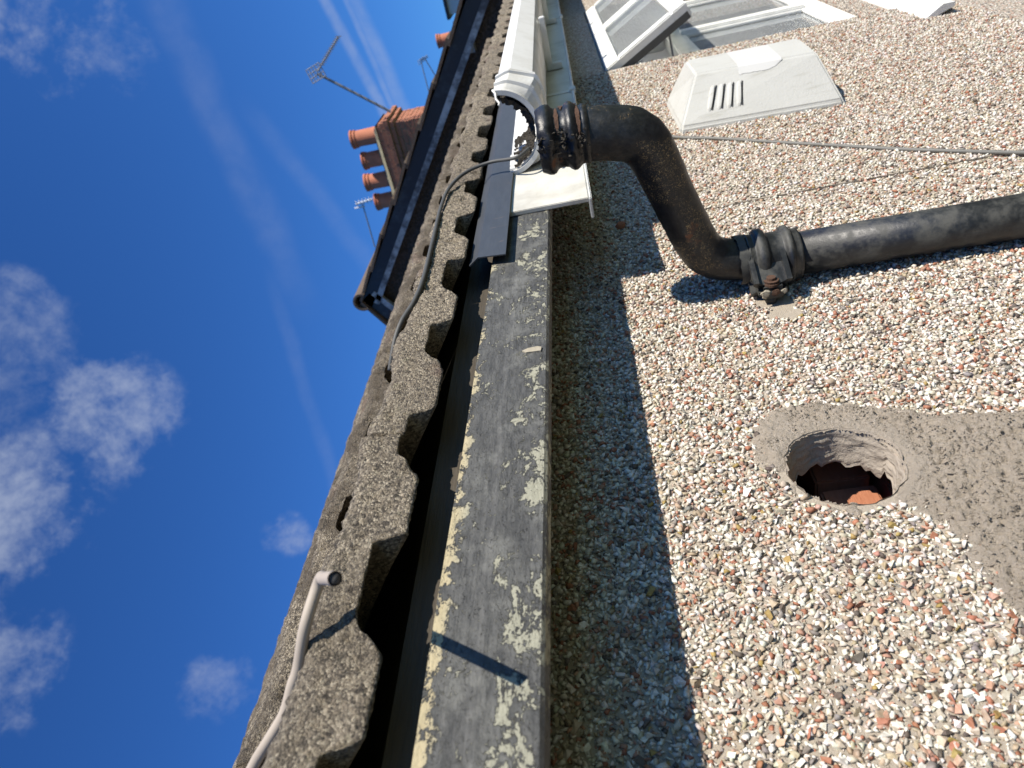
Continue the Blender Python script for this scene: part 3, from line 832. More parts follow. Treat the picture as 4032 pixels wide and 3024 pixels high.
while x < 5.2:
    o = bpy.data.objects.new('ridge_tile', rme); col.objects.link(o); o.parent = house; o.location = (x, yr + 0.03, zr - 0.01); x += 0.447

# dark plastic strip hung under the tile edge
vs, fs = [], []
xs = np.linspace(1.016, 3.2, 40)
for i, x in enumerate(xs):
    for (y, z) in ((-0.163, 4.795), (-0.1745, 4.779), (-0.1765, 4.7346), (-0.1745, 4.7346), (-0.1725, 4.779), (-0.161, 4.794)): vs.append((x + (0.010 if i == 0 and z < 4.75 else 0) * -1, y, z + 0.0008 * noise.noise(Vector((x * 9, 0, 0)))))
for i in range(len(xs) - 1):
    for j in range(6):
        j2 = (j + 1) % 6; fs.append((i * 6 + j, i * 6 + j2, (i + 1) * 6 + j2, (i + 1) * 6 + j))
fs.append(tuple(range(6)))
tag(pyd('eaves_strip', vs, fs, M['strip'], house), 'dark grey plastic strip under the tiles')

# white cover board over the fascia further along, with a turned-in bottom edge
wf = tag(box('fascia_cover', 1.190, XR - 0.02, -0.1700, -0.1617, 4.5995, 4.738, M['upvc_dirty'], house, 0.0012), 'white fascia cover board')
bm = bmesh.new(); bbox(bm, 1.188, XR - 0.02, -0.1695, -0.132, 4.5945, 4.6005, 0.0018)
bmo('bottom_return', bm, M['upvc'], wf)
tubeo('nosing', [(1.40, -0.1710, 4.597), (2.0, -0.1715, 4.5965), (2.6, -0.1710, 4.597), (3.4, -0.1715, 4.598), (5.2, -0.1710, 4.598)], 0.0040, M['upvc'], wf, 8)
for x in (1.95, 3.22):
    box('joint_strip', x, x + 0.022, -0.1725, -0.1699, 4.600, 4.738, M['upvc'], wf, 0.0005)
    box('joint_clip', x - 0.006, x + 0.030, -0.1785, -0.1675, 4.589, 4.606, M['upvc'], wf, 0.002)
tubeo('loose_tail', [(1.955, -0.169, 4.592), (1.935, -0.171, 4.584), (1.90, -0.169, 4.580)], 0.0012, M['cable_grey'], wf, 6)

# ------------------------------------------------------------------ window (opening, frame, two open top-hung sashes, sill)
win = bpy.data.objects.new('window', None); col.objects.link(win); win.parent = house; win['label'] = 'white window with both fanlights open'
def part(bm, name, mt, parent): return bmo(name, bm, mt, parent)
fy0, fy1 = 0.055, 0.125
bm = bmesh.new(); fw = 0.062
zt2 = 4.110                                   # transom
for (x0, x1, z0, z1) in ((WX0 + .002, WX1 - .002, WZ1 - fw, WZ1 - .002), (WX0 + .002, WX1 - .002, WZ0 + .002, WZ0 + fw), (WX0 + .002, WX0 + fw, WZ0 + fw, WZ1 - fw), (WX1 - fw, WX1 - .002, WZ0 + fw, WZ1 - fw)):
    bbox(bm, x0, x1, fy0, fy1, z0, z1, 0.006)
bbox(bm, WX0 + fw, WX1 - fw, fy0 + .002, fy1 - .002, zt2 - 0.035, zt2 + 0.035, 0.006)
xm = (WX0 + WX1) / 2
bbox(bm, xm - 0.035, xm + 0.035, fy0 + .003, fy1 - .003, WZ0 + fw, zt2 - 0.035, 0.006)
bbox(bm, xm - 0.035, xm + 0.035, fy0 + .003, fy1 - .003, zt2 + 0.035, WZ1 - fw, 0.006)
part(bm, 'frame', M['sash_white'], win)
for (x0, x1, z0, z1) in ((WX0 + fw, xm - .035, WZ0 + fw, zt2 - .035), (xm + .035, WX1 - fw, WZ0 + fw, zt2 - .035)):
    box('pane', x0, x1, 0.084, 0.092, z0, z1, M['glass'], win)
    bm = bmesh.new(); e = 0.022
    for (a0, a1, b0, b1) in ((x0, x1, z0, z0 + e), (x0, x1, z1 - e, z1), (x0, x0 + e, z0 + e, z1 - e), (x1 - e, x1, z0 + e, z1 - e)):
        bbox(bm, a0, a1, 0.070, 0.083, b0, b1, 0.003)
    part(bm, 'glazing_bead', M['sash_white'], win)
ang = R(28.7); SH = 0.352
hingeM = Matrix.Translation((0, -0.002, 4.463)) @ Matrix.Rotation(-ang, 4, 'X')
for (x0, x1) in ((2.927, xm - 0.004), (xm + 0.004, 4.43)):
    bm = bmesh.new(); e = 0.058
    for (a0, a1, b0, b1) in ((x0, x1, -e, 0), (x0, x1, -SH, -SH + e), (x0, x0 + e, -SH + e, -e), (x1 - e, x1, -SH + e, -e)):
        bbox(bm, a0, a1, 0.0, 0.055, b0, b1, 0.005)
    for v in bm.verts: v.co = hingeM @ v.co
    part(bm, 'sash', M['sash_white'], win)
    bm = bmesh.new(); bbox(bm, x0 + e - .004, x1 - e + .004, 0.022, 0.030, -SH + e - .004, -e + .004)
    for v in bm.verts: v.co = hingeM @ v.co
    part(bm, 'pane', M['glass'], win)
    bm = bmesh.new(); bbox(bm, x0 + .004, x0 + .012, 0.03, 0.056, -SH + .01, -.01)
    for v in bm.verts: v.co = hingeM @ v.co + Vector((-0.007, 0, 0))
    part(bm, 'seal', M['cable_dark'], win)
    tubeo('stay', [(x0 + 0.05, 0.05, 4.20), (x0 + 0.06, -0.06, 4.21), (x0 + 0.06, -0.115, 4.205)], 0.004, M['alloy'], win, 8)
bm = bmesh.new()
vs = []
prof = [(0.053, 3.4585), (-0.006, 3.452), (-0.038, 3.405), (-0.042, 3.398), (-0.042, 3.362), (-0.030, 3.362), (-0.0055, 3.425), (0.053, 3.430)]
for x in (2.63, 4.53): vs += [bm.verts.new((x, y, z)) for y, z in prof]
k = len(prof)
for j in range(k): bm.faces.new((vs[j], vs[(j + 1) % k], vs[k + (j + 1) % k], vs[k + j]))
bm.faces.new(vs[:k]); bm.faces.new(vs[k:])
part(bm, 'sill', M['sash_white'], win)
# room behind the window
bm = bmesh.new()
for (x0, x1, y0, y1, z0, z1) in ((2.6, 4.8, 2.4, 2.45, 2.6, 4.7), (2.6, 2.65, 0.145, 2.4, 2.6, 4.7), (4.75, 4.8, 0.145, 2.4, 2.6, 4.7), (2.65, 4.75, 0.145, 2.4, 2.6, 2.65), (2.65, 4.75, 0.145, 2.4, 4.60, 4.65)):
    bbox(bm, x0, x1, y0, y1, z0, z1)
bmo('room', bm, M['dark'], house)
box('blind', 3.0, 4.4, 0.22, 0.235, 3.85, 4.40, M['curtain'], win)
box('inner_sill', 2.9, 4.46, 0.128, 0.20, 3.46, 3.49, M['sash_white'], win)

# ------------------------------------------------------------------ white gutter
gut = thing('gutter', 'white plastic gutter ending in an open adaptor above the black pipe', 'gutter', (1.385, -0.25, 4.67))
def half_round(n, front=(-0.324, 4.7387), back=(-0.1735, 4.741), dep=0.070, grow=0.0):
    out = []; cy = (front[0] + back[0]) / 2; cz = (front[1] + back[1]) / 2; r = (back[0] - front[0]) / 2 + grow
    for i in range(n):
        a = math.pi + math.pi * i / (n - 1)
        out.append((cy + r * math.cos(a), cz + (dep + grow) * math.sin(a)))
    return out
def poly_res(pts, n):
    L = [0]
    for a, b in zip(pts[:-1], pts[1:]): L.append(L[-1] + math.hypot(b[0] - a[0], b[1] - a[1]))
    out = []
    for i in range(n):
        s = L[-1] * i / (n - 1); j = max(k for k in range(len(L)) if L[k] <= s + 1e-9); j = min(j, len(pts) - 2)
        t = (s - L[j]) / (L[j + 1] - L[j]); out.append((pts[j][0] + t * (pts[j + 1][0] - pts[j][0]), pts[j][1] + t * (pts[j + 1][1] - pts[j][1])))
    return out
def square_sec(n, g=0.0):
    return poly_res([(-0.329 - g, 4.7365), (-0.337 - g, 4.7115), (-0.318 - g, 4.669 - g), (-0.298, 4.6615 - g), (-0.195, 4.6615 - g), (-0.1765 + g * 0.1, 4.675), (-0.1735 + g * 0.1, 4.741)], n)
def shell(secs, th=0.003, closed_ends=True):
    """secs: list of (x, outline outside); inner surface offset by th towards the centre"""
    vs, fs = [], []; n = len(secs[0][1])
    for x, s in secs:
        cy = sum(p[0] for p in s) / n; cz = 4.75
        for (y, z) in s: vs.append((x, y, z))
        for (y, z) in s:
            d = Vector((cy - y, cz - z)); d = d.normalized() if d.length > 1e-6 else d
            vs.append((x, y + d.x * th, min(z + d.y * th, max(z, 4.741))))
    m2 = 2 * n
    for i in range(len(secs) - 1):
        for j in range(n - 1):
            fs.append((i * m2 + j, i * m2 + j + 1, (i + 1) * m2 + j + 1, (i + 1) * m2 + j))
            fs.append((i * m2 + n + j + 1, i * m2 + n + j, (i + 1) * m2 + n + j, (i + 1) * m2 + n + j + 1))
        for j in (0, n - 1): fs.append((i * m2 + j, (i + 1) * m2 + j, (i + 1) * m2 + n + j, i * m2 + n + j))
    for i in (0, len(secs) - 1):
        for j in range(n - 1): fs.append((i * m2 + j, i * m2 + j + 1, i * m2 + n + j + 1, i * m2 + n + j))
    return vs, fs
NS = 33
def lerp(a, b, t): return [(p[0] + (q[0] - p[0]) * t, p[1] + (q[1] - p[1]) * t) for p, q in zip(a, b)]
chan = shell([(1.4450, square_sec(NS)), (2.6, square_sec(NS)), (3.8, square_sec(NS)), (5.2, square_sec(NS))])
def off(vf, base): return [Vector(v) for v in vf[0]], vf[1]
pyd('channel', chan[0], chan[1], M['upvc'], gut)
hr = half_round(NS, grow=0.004); sq = square_sec(NS, 0.006)
secs = [(1.3850, half_round(NS, grow=0.005)), (1.3940, half_round(NS, grow=0.006)), (1.3950, half_round(NS, grow=0.002)), (1.4030, lerp(hr, sq, 0.25)), (1.4090, lerp(hr, sq, 0.45)),
        (1.4105, lerp(half_round(NS, grow=0.008), square_sec(NS, 0.011), 0.5)), (1.4150, lerp(half_round(NS, grow=0.008), square_sec(NS, 0.011), 0.6)), (1.4165, lerp(hr, sq, 0.7)),
        (1.4300, sq), (1.4450, sq)]
v_, f_ = shell(secs, 0.0085); pyd('adaptor', v_, f_, M['upvc'], gut)
v_, f_ = shell([(1.4450, square_sec(NS, 0.011)), (1.4530, square_sec(NS, 0.011)), (1.4540, square_sec(NS, 0.005)), (1.4610, square_sec(NS, 0.005)), (1.4620, square_sec(NS, 0.010)), (1.4680, square_sec(NS, 0.010))], 0.012)
pyd('flange', v_, f_, M['upvc'], gut)
tubeo('clip', [(1.3880, -0.330, 4.741), (1.3820, -0.324, 4.736), (1.3690, -0.318, 4.736), (1.3660, -0.310, 4.731), (1.3580, -0.309, 4.732)], 0.0022, M['upvc'], gut, 8)
for x in (2.25, 3.1, 3.95):
    bm = bmesh.new(); bbox(bm, x, x + 0.03, -0.315, -0.1722, 4.643, 4.6595, 0.002); bbox(bm, x + .001, x + 0.029, -0.190, -0.1723, 4.615, 4.644, 0.002)
    bmo('bracket', bm, M['upvc'], gut)
# black wet dirt lying in the open end
vs, fs = [], []; na, nx_ = 60, 60
cyg, czg = -0.2488, 4.7395
for i in range(nx_ + 1):
    for j in range(na + 1):
        x = 1.389 + 0.16 * i / nx_; a = R(186) + R(168) * j / na
        q = Vector((x * 1.0, math.cos(a) * 0.07, math.sin(a) * 0.07))
        th_ = 0.004 + 0.012 * max(0, 0.35 + noise.noise(q * 26)) + 0.007 * noise.noise(q * 90) + 0.004 * noise.noise(q * 230)
        if x < 1.392: th_ *= 0.3
        vs.append((x + 0.003 * noise.noise(q * 120), cyg + (0.0690 - th_) * math.cos(a), czg + (0.0635 - th_) * math.sin(a)))
for i in range(nx_):
    for j in range(na):
        q = Vector(vs[i * (na + 1) + j])
        if noise.noise(q * 34 + Vector((3, 0, 0))) + 0.5 * noise.noise(q * 110) < -0.95 + 0.80 * sm(R(285), R(345), R(186) + R(168) * j / na): continue
        fs.append((i * (na + 1) + j, i * (na + 1) + j + 1, (i + 1) * (na + 1) + j + 1, (i + 1) * (na + 1) + j))
deb = tag(pyd('gutter_dirt', vs, fs, M['dirt']), 'black rotted dirt lying in the open end of the white gutter', 'dirt', kind='stuff')

# ------------------------------------------------------------------ black iron downpipe
pipe = thing('downpipe', 'black iron downpipe with a swan neck bend and a broken socket at its top', 'downpipe', (1.099, -0.041, 3.0))
PX_ = 1.099
path = [(PX_, -0.3008, 4.6000), (PX_, -0.2987, 4.5813), (PX_, -0.2946, 4.5512), (PX_, -0.2863, 4.5231), (PX_, -0.2681, 4.5039), (PX_, -0.2369, 4.4908), (PX_, -0.1752, 4.4699), (PX_, -0.1095, 4.4464),
        (PX_, -0.0785, 4.4312), (PX_, -0.0608, 4.4088), (PX_, -0.0530, 4.3787), (PX_, -0.0499, 4.3475), (PX_, -0.0478, 4.3174)]
cp = catmull(path, 7)
tubeo('swan_neck', cp, [0.0395 - 0.0050 * sm(4.527, 4.465, p_.z) for p_ in cp], M['iron'], pipe, 40, True, 0.0010, 60)
# socket: lathe with two beads and a ragged lip, open at the top
ax0 = Vector((PX_, -0.3008, 4.5844)); ax1 = Vector((PX_, -0.3034, 4.6592)); axd = (ax1 - ax0)
prof = [(0.0, 0.040), (0.04, 0.0425), (0.10, 0.043), (0.14, 0.0412), (0.20, 0.0425), (0.24, 0.0455), (0.30, 0.0490), (0.36, 0.0495), (0.42, 0.0465), (0.46, 0.0435), (0.52, 0.0425),
        (0.64, 0.0425), (0.68, 0.0440), (0.73, 0.0490), (0.79, 0.0505), (0.86, 0.0500), (0.93, 0.0475), (1.0, 0.0450)]
inner = [(1.0, 0.0400), (0.6, 0.0370), (0.2, 0.0355)]
seg = 72; vs, fs = [], []; s_ = Vector((1, 0, 0)); u_ = axd.normalized().cross(s_)
allp = prof + inner
for i, (t, r) in enumerate(allp):
    for k in range(seg):
        a = 2 * math.pi * k / seg
        d = s_ * math.cos(a) + u_ * math.sin(a)
        q = d * 3 + Vector((0, 0, t * 2))
        rag = 0.0
        side = max(0.0, -d.x)                       # the broken side faces down the wall
        rr_ = r + 0.0007 * noise.noise(q * 1.7) + 0.0006 * noise.noise(q * 6)
        if side > 0.55:
            tear = (noise.noise(Vector((t * 9, 2.2, a * 3))) + 0.6 * noise.noise(Vector((t * 23, 7.2, a * 9)))) * sm(0.05, 0.3, t)
            rr_ += 0.006 * tear * (side - 0.55) * 2.2
        if t > 0.92: rag = 0.035 * noise.noise(Vector((a * 4, 1, 0))) * (0.3 + side)
        vs.append(ax0 + axd * (t + rag) + d * rr_)
for i in range(len(allp) - 1):
    for k in range(seg):
        k2 = (k + 1) % seg; fs.append((i * seg + k, i * seg + k2, (i + 1) * seg + k2, (i + 1) * seg + k))
tag(pyd('socket', vs, fs, M['iron'], pipe, True), 'split rusty socket')
bm = bmesh.new()
def shards(bm, centres, smin, smax, flat):
    for c_ in centres:
        tv, tf = TPL[random.randrange(len(TPL))]; r_ = random.uniform(smin, smax)
        mq = Matrix.Rotation(random.uniform(0, 6.3), 3, Vector((random.gauss(0, 1), random.gauss(0, 1), random.gauss(0, 1))).normalized())
        nv_ = [bm.verts.new(mq @ (Vector((v[0], v[1] * flat, v[2])) * r_) + Vector(c_)) for v in tv]
        for f in tf: bm.faces.new([nv_[i] for i in f])
cs = []
for k_ in range(55):                                   # torn shreds of bitumen along the broken edge
    t = random.uniform(0.05, 1.0); a = math.pi + 0.15 + random.gauss(0, 0.20); d = s_ * math.cos(a) + u_ * math.sin(a)
    cs.append(ax0 + axd * t + d * (0.0455 + random.uniform(0, 0.006)))
shards(bm, cs, 0.0022, 0.0070, 0.4)
bmo('torn_edge', bm, M['dirt'], pipe)
for (t, da, ln) in ((0.60, 5.0, 1.2), (0.19, 4.9, 1.3), (0.50, 5.7, 0.7), (0.22, 5.9, 0.5)):   # rust showing in the joints between the beads
    vs, fs = [], []
    for i in range(25):
        a = da + ln * (i / 24 - 0.5) - 0.9
        d = s_ * math.cos(a) + u_ * math.sin(a); wd = 0.045 * math.sin(math.pi * i / 24) * (1 + 0.5 * noise.noise(Vector((i * .5, t * 9, 0))))
        for q in (-wd, wd): vs.append(ax0 + axd * (t + q) + d * 0.0446)
    for i in range(24): fs.append((2 * i, 2 * i + 1, 2 * i + 3, 2 * i + 2))
    pyd('rust_patch', vs, fs, M['rust'], pipe)
# straight pipe and its collar
tubeo('pipe', [(PX_, -0.0452, 4.3247), (PX_, -0.0426, 3.9766), (PX_, -0.0411, 3.4000), (PX_, -0.0411, 0.2500)], 0.0345, M['iron_grey'], pipe, 40)
c0_ = Vector((PX_, -0.0478, 4.3652)); c1_ = Vector((PX_, -0.0447, 4.2837)); cx_ = c1_ - c0_
prof = [(0.0, 0.0385), (0.0, 0.0425), (0.03, 0.0430), (0.05, 0.0418), (0.12, 0.0410), (0.135, 0.0412), (0.16, 0.0450), (0.21, 0.0482), (0.27, 0.0490), (0.33, 0.0482), (0.37, 0.0450), (0.39, 0.0415), (0.41, 0.0408), (0.66, 0.0405), (0.68, 0.0412), (0.71, 0.0455), (0.75, 0.0485), (0.80, 0.0488), (0.84, 0.0455), (0.86, 0.0420), (0.96, 0.0412), (1.0, 0.0415), (1.0, 0.034)]
vs, fs = [], []; seg = 56
for (t, r) in prof:
    for k in range(seg):
        a = 2 * math.pi * k / seg; d = Vector((math.cos(a), math.sin(a), 0))
        rag = 0.05 * max(0, noise.noise(Vector((math.cos(a) * 2, math.sin(a) * 2, 4)))) if t < 0.04 else 0
        vs.append(c0_ + cx_ * (t + rag) + d * (r + 0.0006 * noise.noise(d * 3 + Vector((0, 0, t * 5)))))
for i in range(len(prof) - 1):
    for k in range(seg):
        k2 = (k + 1) % seg; fs.append((i * seg + k, i * seg + k2, (i + 1) * seg + k2, (i + 1) * seg + k))
collar = pyd('collar', vs, fs, M['iron_grey'], pipe, True)
# torn strip of tape round the joint
vs, fs = [], []
for i in range(30):
    a = R(150) + R(190) * i / 29; d = Vector((math.cos(a), math.sin(a), 0))
    wd = 0.006 + 0.006 * abs(noise.noise(Vector((i * .35, 0, 2))))
    for q in (-wd, wd): vs.append(c0_ + Vector((0, 0, 0.008 + q + 0.003 * noise.noise(Vector((i * .4, q * 90, 3))))) + d * 0.0433)
for i in range(29): fs.append((2 * i, 2 * i + 1, 2 * i + 3, 2 * i + 2))
pyd('torn_tape', vs, fs, M['iron_grey'], pipe, True)
# fixing lugs of the collar, with rusty nail heads
for sx in (1, -1):
    bm = bmesh.new()
    bar(bm, (PX_ + sx * 0.026, -0.050, 4.340), (PX_ + sx * 0.056, -0.030, 4.340), 0.026, 0.042, bevel=0.008)
    xa, xb = sorted((PX_ + sx * 0.044, PX_ + sx * 0.082))
    bbox(bm, xa, xb, -0.034, -0.013, 4.319, 4.362, 0.007)
    lug = bmo('lug', bm, M['iron_grey'], pipe)
    cx0 = PX_ + sx * 0.064
    vs, fs = tube([(cx0, -0.0330, 4.341), (cx0, -0.0370, 4.341), (cx0, -0.0373, 4.341), (cx0, -0.0410, 4.341), (cx0, -0.0413, 4.341), (cx0, -0.0455, 4.341)], [0.0130, 0.0130, 0.0108, 0.0116, 0.0070, 0.0068], 16)
    pyd('nail_head', vs, fs, M['rust'], lug, False)
    tubeo('spacer', [(cx0, -0.0135, 4.341), (cx0, 0.0, 4.341)], 0.009, M['iron_grey'], lug, 12)
for k_, (dx, z_, r_, mt_) in enumerate(((-0.0805, 4.334, 0.0075, 'barewood'), (-0.0810, 4.318, 0.0070, 'rust'), (-0.0805, 4.306, 0.005, 'barewood'))):
    bm = bmesh.new(); g = bmesh.ops.create_icosphere(bm, subdivisions=2, radius=r_)
    for v in g['verts']: v.co = Vector((v.co.x * 0.35, v.co.y * 0.9, v.co.z)) * (1 + 0.5 * noise.noise(v.co * 200 + Vector((k_ * 9, 0, 0)))) + Vector((PX_ + dx, -0.026, z_ + 0.020))
    bmo('chipped_patch', bm, M[mt_], lug)

# ------------------------------------------------------------------ vent cowl
cow = thing('vent_cowl', 'pale grey wedge shaped extractor cowl with four slots on the pebbledash below the window', 'vent', (2.08, 0, 4.13))
A_ = [(1.963, -0.004, 4.336), (1.928, -0.004, 3.930), (2.245, -0.004, 3.915), (2.262, -0.004, 4.331)]
rim = [(1.967, -0.020, 4.333), (1.932, -0.020, 3.933), (2.243, -0.020, 3.918), (2.259, -0.020, 4.328)]
frn = [(2.080, -0.120, 4.270), (2.040, -0.120, 3.968), (2.180, -0.134, 3.975), (2.200, -0.134, 4.275)]
bm = bmesh.new()
L0 = [bm.verts.new(p) for p in A_]; L1 = [bm.verts.new(p) for p in rim]; L2 = [bm.verts.new(p) for p in frn]
for a, b in ((L0, L1), (L1, L2)):
    for j in range(4): bm.faces.new((a[j], a[(j + 1) % 4], b[(j + 1) % 4], b[j]))
bm.faces.new(L2)
bmesh.ops.recalc_face_normals(bm, faces=bm.faces)
es = [e for e in bm.edges if not (e.verts[0] in L0 and e.verts[1] in L0)]
bmesh.ops.bevel(bm, geom=es, offset=0.006, segments=3, affect='EDGES')
bmo('hood', bm, M['cowl'], cow)
# near face axes
def face_pt(u, v):
    a = Vector(rim[0]).lerp(Vector(rim[1]), v); b = Vector(frn[0]).lerp(Vector(frn[1]), v); return a.lerp(b, u)
o0 = Vector(rim[0]); ev = (face_pt(.5, .9) - face_pt(.5, .1)).normalized(); ew = (face_pt(.9, .4) - face_pt(.1, .4)).normalized()
nn = ev.cross(ew).normalized()
if nn.y > 0: nn = -nn
for k in range(4):
    vd = 0.17 + 0.066 * k
    a = face_pt(0.20, vd); b = face_pt(0.72, vd)
    vs, fs = [], []
    prof = [(-0.0085, -0.001), (-0.0065, 0.0035), (-0.002, 0.0068), (0.0045, 0.0075), (0.0058, 0.0066), (0.0058, -0.001)]
    nseg = 9
    for i in range(nseg):
        t = i / (nseg - 1); sc_ = math.sin(math.pi * min(1, max(0, t * 1.0))) ** 0.35 if 0 < t < 1 else 0.05
        c = a + (b - a) * t
        for (p_, h_) in prof: vs.append(c + ev * p_ * (0.35 + 0.65 * sc_) + nn * h_ * sc_)
    kk = len(prof)
    for i in range(nseg - 1):
        for j in range(kk - 1): fs.append((i * kk + j, i * kk + j + 1, (i + 1) * kk + j + 1, (i + 1) * kk + j))
    lv = pyd('louvre', vs, fs, M['cowl'], cow)
    q = [a + ev * 0.0062 + ew * 0.004 + nn * 0.0026, b + ev * 0.0062 - ew * 0.004 + nn * 0.0026, b + ev * 0.0098 - ew * 0.004 + nn * 0.0026, a + ev * 0.0098 + ew * 0.004 + nn * 0.0026]
    pyd('slot_shade', q, [(0, 1, 2, 3)], M['dark_opening'], lv)  # dark strip stands for the shade in the slot gap
# strip of white tape over the outer edge
f0, f1 = Vector(frn[0]), Vector(frn[1]); g0, g1 = Vector(frn[3]), Vector(frn[2])
vs, fs = [], []; ns = 24
for i in range(ns):
    t = 0.36 + 0.36 * i / (ns - 1)
    rg = f0 + (f1 - f0) * t; fa = g0 + (g1 - g0) * t
    dn = (o0 + ev * ((rg - o0).dot(ev)) - rg).normalized()
    ln = 0.026 * (1 - 0.85 * max(0, (i - 14) / 9) ** 2) + 0.003 * noise.noise(Vector((i * .6, 0, 0)))
    nf = Vector((-0.1, -1, 0)).normalized()
    vs += [rg + dn * ln + nn * 0.0012, rg + dn * 0.004 + nn * 0.0022, rg + (fa - rg) * 0.06 + nf * 0.0025, fa + (rg - fa) * 0.08 + nf * 0.0012]
for i in range(ns - 1):
    for j in range(3): fs.append((i * 4 + j, i * 4 + j + 1, (i + 1) * 4 + j + 1, (i + 1) * 4 + j))
pyd('tape', vs, fs, M['tape'], cow)

# ------------------------------------------------------------------ cables
def cable(name, pts, r, mt, label, seg=12, n=8):
    return tag(tubeo(name, catmull(pts, n), r, mt, None, seg), label, 'cable')
cable('wall_cable', [(1.96, -0.012, 4.385), (1.905, -0.011, 4.330), (1.850, -0.011, 4.262), (1.745, -0.010, 4.15), (1.647, -0.011, 4.05), (1.560, -0.010, 3.955), (1.491, -0.011, 3.877), (1.415, -0.010, 3.775), (1.34, -0.011, 3.66), (1.27, -0.01, 3.50)],
      0.0042, M['cable_grey'], 'thin grey cable running down the pebbledash behind the black downpipe')
cable('eaves_cable', [(1.392, -0.213, 4.695), (1.366, -0.208, 4.722), (1.3968, -0.2, 4.7743), (1.3846, -0.195, 4.8208), (1.336, -0.19, 4.8496), (1.254, -0.1863, 4.8594), (1.0899, -0.185, 4.8564), (0.9572, -0.1838, 4.8541), (0.8943, -0.18, 4.86), (0.8595, -0.1725, 4.8736), (0.84, -0.16, 4.8834), (0.8241, -0.1438, 4.8909), (0.811, -0.125, 4.8984)],
      0.0034, M['cable_dark'], 'dark grey cable lying along the tile edge and dropping into the white gutter')

lc_ = tag(thing('loose_cable', 'beige loose cable with a cut open end hooking out over the nearest tile', 'cable', (0.31, -0.2, 4.85)))
pts = catmull([(0.262, 0.02, 5.025), (0.280, -0.035, 4.975), (0.2974, -0.0875, 4.9343), (0.3041, -0.1125, 4.912), (0.3145, -0.1313, 4.8939), (0.3252, -0.15, 4.8831), (0.3322, -0.1625, 4.8752), (0.3454, -0.1938, 4.861), (0.3682, -0.215, 4.8478), (0.349, -0.2375, 4.8307), (0.3232, -0.265, 4.8097), (0.2956, -0.2938, 4.7885)], 7)
tubeo('sheath', pts, 0.0047, M['cable_beige'], lc_, 16, False)
e0, e1 = Vector(pts[-1]), Vector(pts[-3]); dd = (e1 - e0).normalized()
tubeo('end_hole_shade', [e0 + dd * 0.001, e0 + dd * 0.010], 0.0036, M['dark'], lc_, 12)  # dark plug stands for the shade inside the open end

# ------------------------------------------------------------------ the taller house behind: its shaded gable end
gh = thing('gable_house', 'taller house behind with a dark shaded gable end and black bargeboards', 'house', (5.3, 1.82, 4.0))
AX, AY, AZ, SLP = 5.22, 1.823, 6.566, 0.70
AL = math.atan(SLP); sa, ca = math.sin(AL), math.cos(AL)
yl, yrr = AY + 3.6, AY - 3.6
zb_ = AZ - 0.20
vs = [(5.335, yrr + .2, 0), (5.335, yl - .2, 0), (5.335, yl - .2, zb_ - (3.4) * SLP), (5.335, AY, zb_ + .03), (5.335, yrr + .2, zb_ - 3.4 * SLP),
      (13, yrr + .2, 0), (13, yl - .2, 0), (13, yl - .2, zb_ - 3.4 * SLP), (13, AY, zb_ + .03), (13, yrr + .2, zb_ - 3.4 * SLP)]
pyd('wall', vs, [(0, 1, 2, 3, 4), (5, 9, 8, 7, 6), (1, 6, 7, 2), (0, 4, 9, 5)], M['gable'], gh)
for sgn in (-1, 1):
    dv = Vector((0, sgn * ca, -sa)); nv = Vector((0, sgn * sa, ca))       # down the slope, off the slope
    top = Vector((AX, AY, AZ))
    def slab(bm, x0, x1, s0, s1, n0, n1, ln0=0.0, ln1=0.0):
        vs_ = []
        for x in (x0, x1):
            for (s_1, n_1) in ((s0, n0), (s1, n0 + ln1), (s1, n1 + ln1), (s0, n1)):
                p = Vector((x, AY, AZ)) + dv * s_1 + nv * n_1; vs_.append(bm.verts.new(p))
        for f in ((0, 1, 2, 3), (7, 6, 5, 4), (0, 4, 5, 1), (1, 5, 6, 2), (2, 6, 7, 3), (3, 7, 4, 0)): bm.faces.new([vs_[i] for i in f])
    bm = bmesh.new(); slab(bm, AX - 0.004, AX + 0.022, -0.02 if sgn < 0 else 0.02, 4.3, -0.120, -0.028); bmo('bargeboard', bm, M['barge'], gh)
    bm = bmesh.new(); slab(bm, AX - 0.010, AX + 0.030, 0.04, 4.3, -0.165, -0.1205); bmo('bargeboard_edge', bm, M['barge_worn'], gh)
    bm = bmesh.new(); slab(bm, AX + 0.0305, 5.34, 0.1, 4.3, -0.150, -0.135); bmo('verge_soffit', bm, M['wood'], gh)
    bm = bmesh.new(); slab(bm, AX + 0.5, 13, 0.05, 4.3, -0.05, -0.012); bmo('roof_slope', bm, M['tile_far'], gh)
    for kx in range(2):
        for i in range(14):
            bm = bmesh.new(); s0 = 0.02 + i * 0.297
            jx = random.uniform(-0.012, 0.012); jn = random.uniform(-0.002, 0.003)
            slab(bm, AX - 0.035 + kx * 0.30 + jx * (kx == 0), AX + 0.262 + kx * 0.30, s0, s0 + 0.335, -0.028 + jn, -0.008 + jn, 0, 0.021)
            bmo('roof_tile', bm, M['tile_far'], gh)
for (y, z) in ((1.005, 5.862), (0.145, 5.222)):
    bm = bmesh.new(); bar(bm, (5.23, y + 0.02, z - 0.012), (5.33, y + 0.02, z - 0.012), 0.05, 0.035, bevel=0.004)
    bmo('purlin_end', bm, M['barge_worn'], gh)
vs, fs = [], []
for k in range(13):
    t = -0.5 + (math.pi + 1.0) * k / 12
    for x in (AX - 0.045, 13):
        for r in (0.078, 0.060): vs.append((x, AY + r * math.cos(t), AZ - 0.040 + r * math.sin(t)))
for k in range(12):
    a, b = 4 * k, 4 * k + 4
    fs += [(a, a + 2, b + 2, b), (a + 1, b + 1, b + 3, a + 3), (a, b, b + 1, a + 1)]
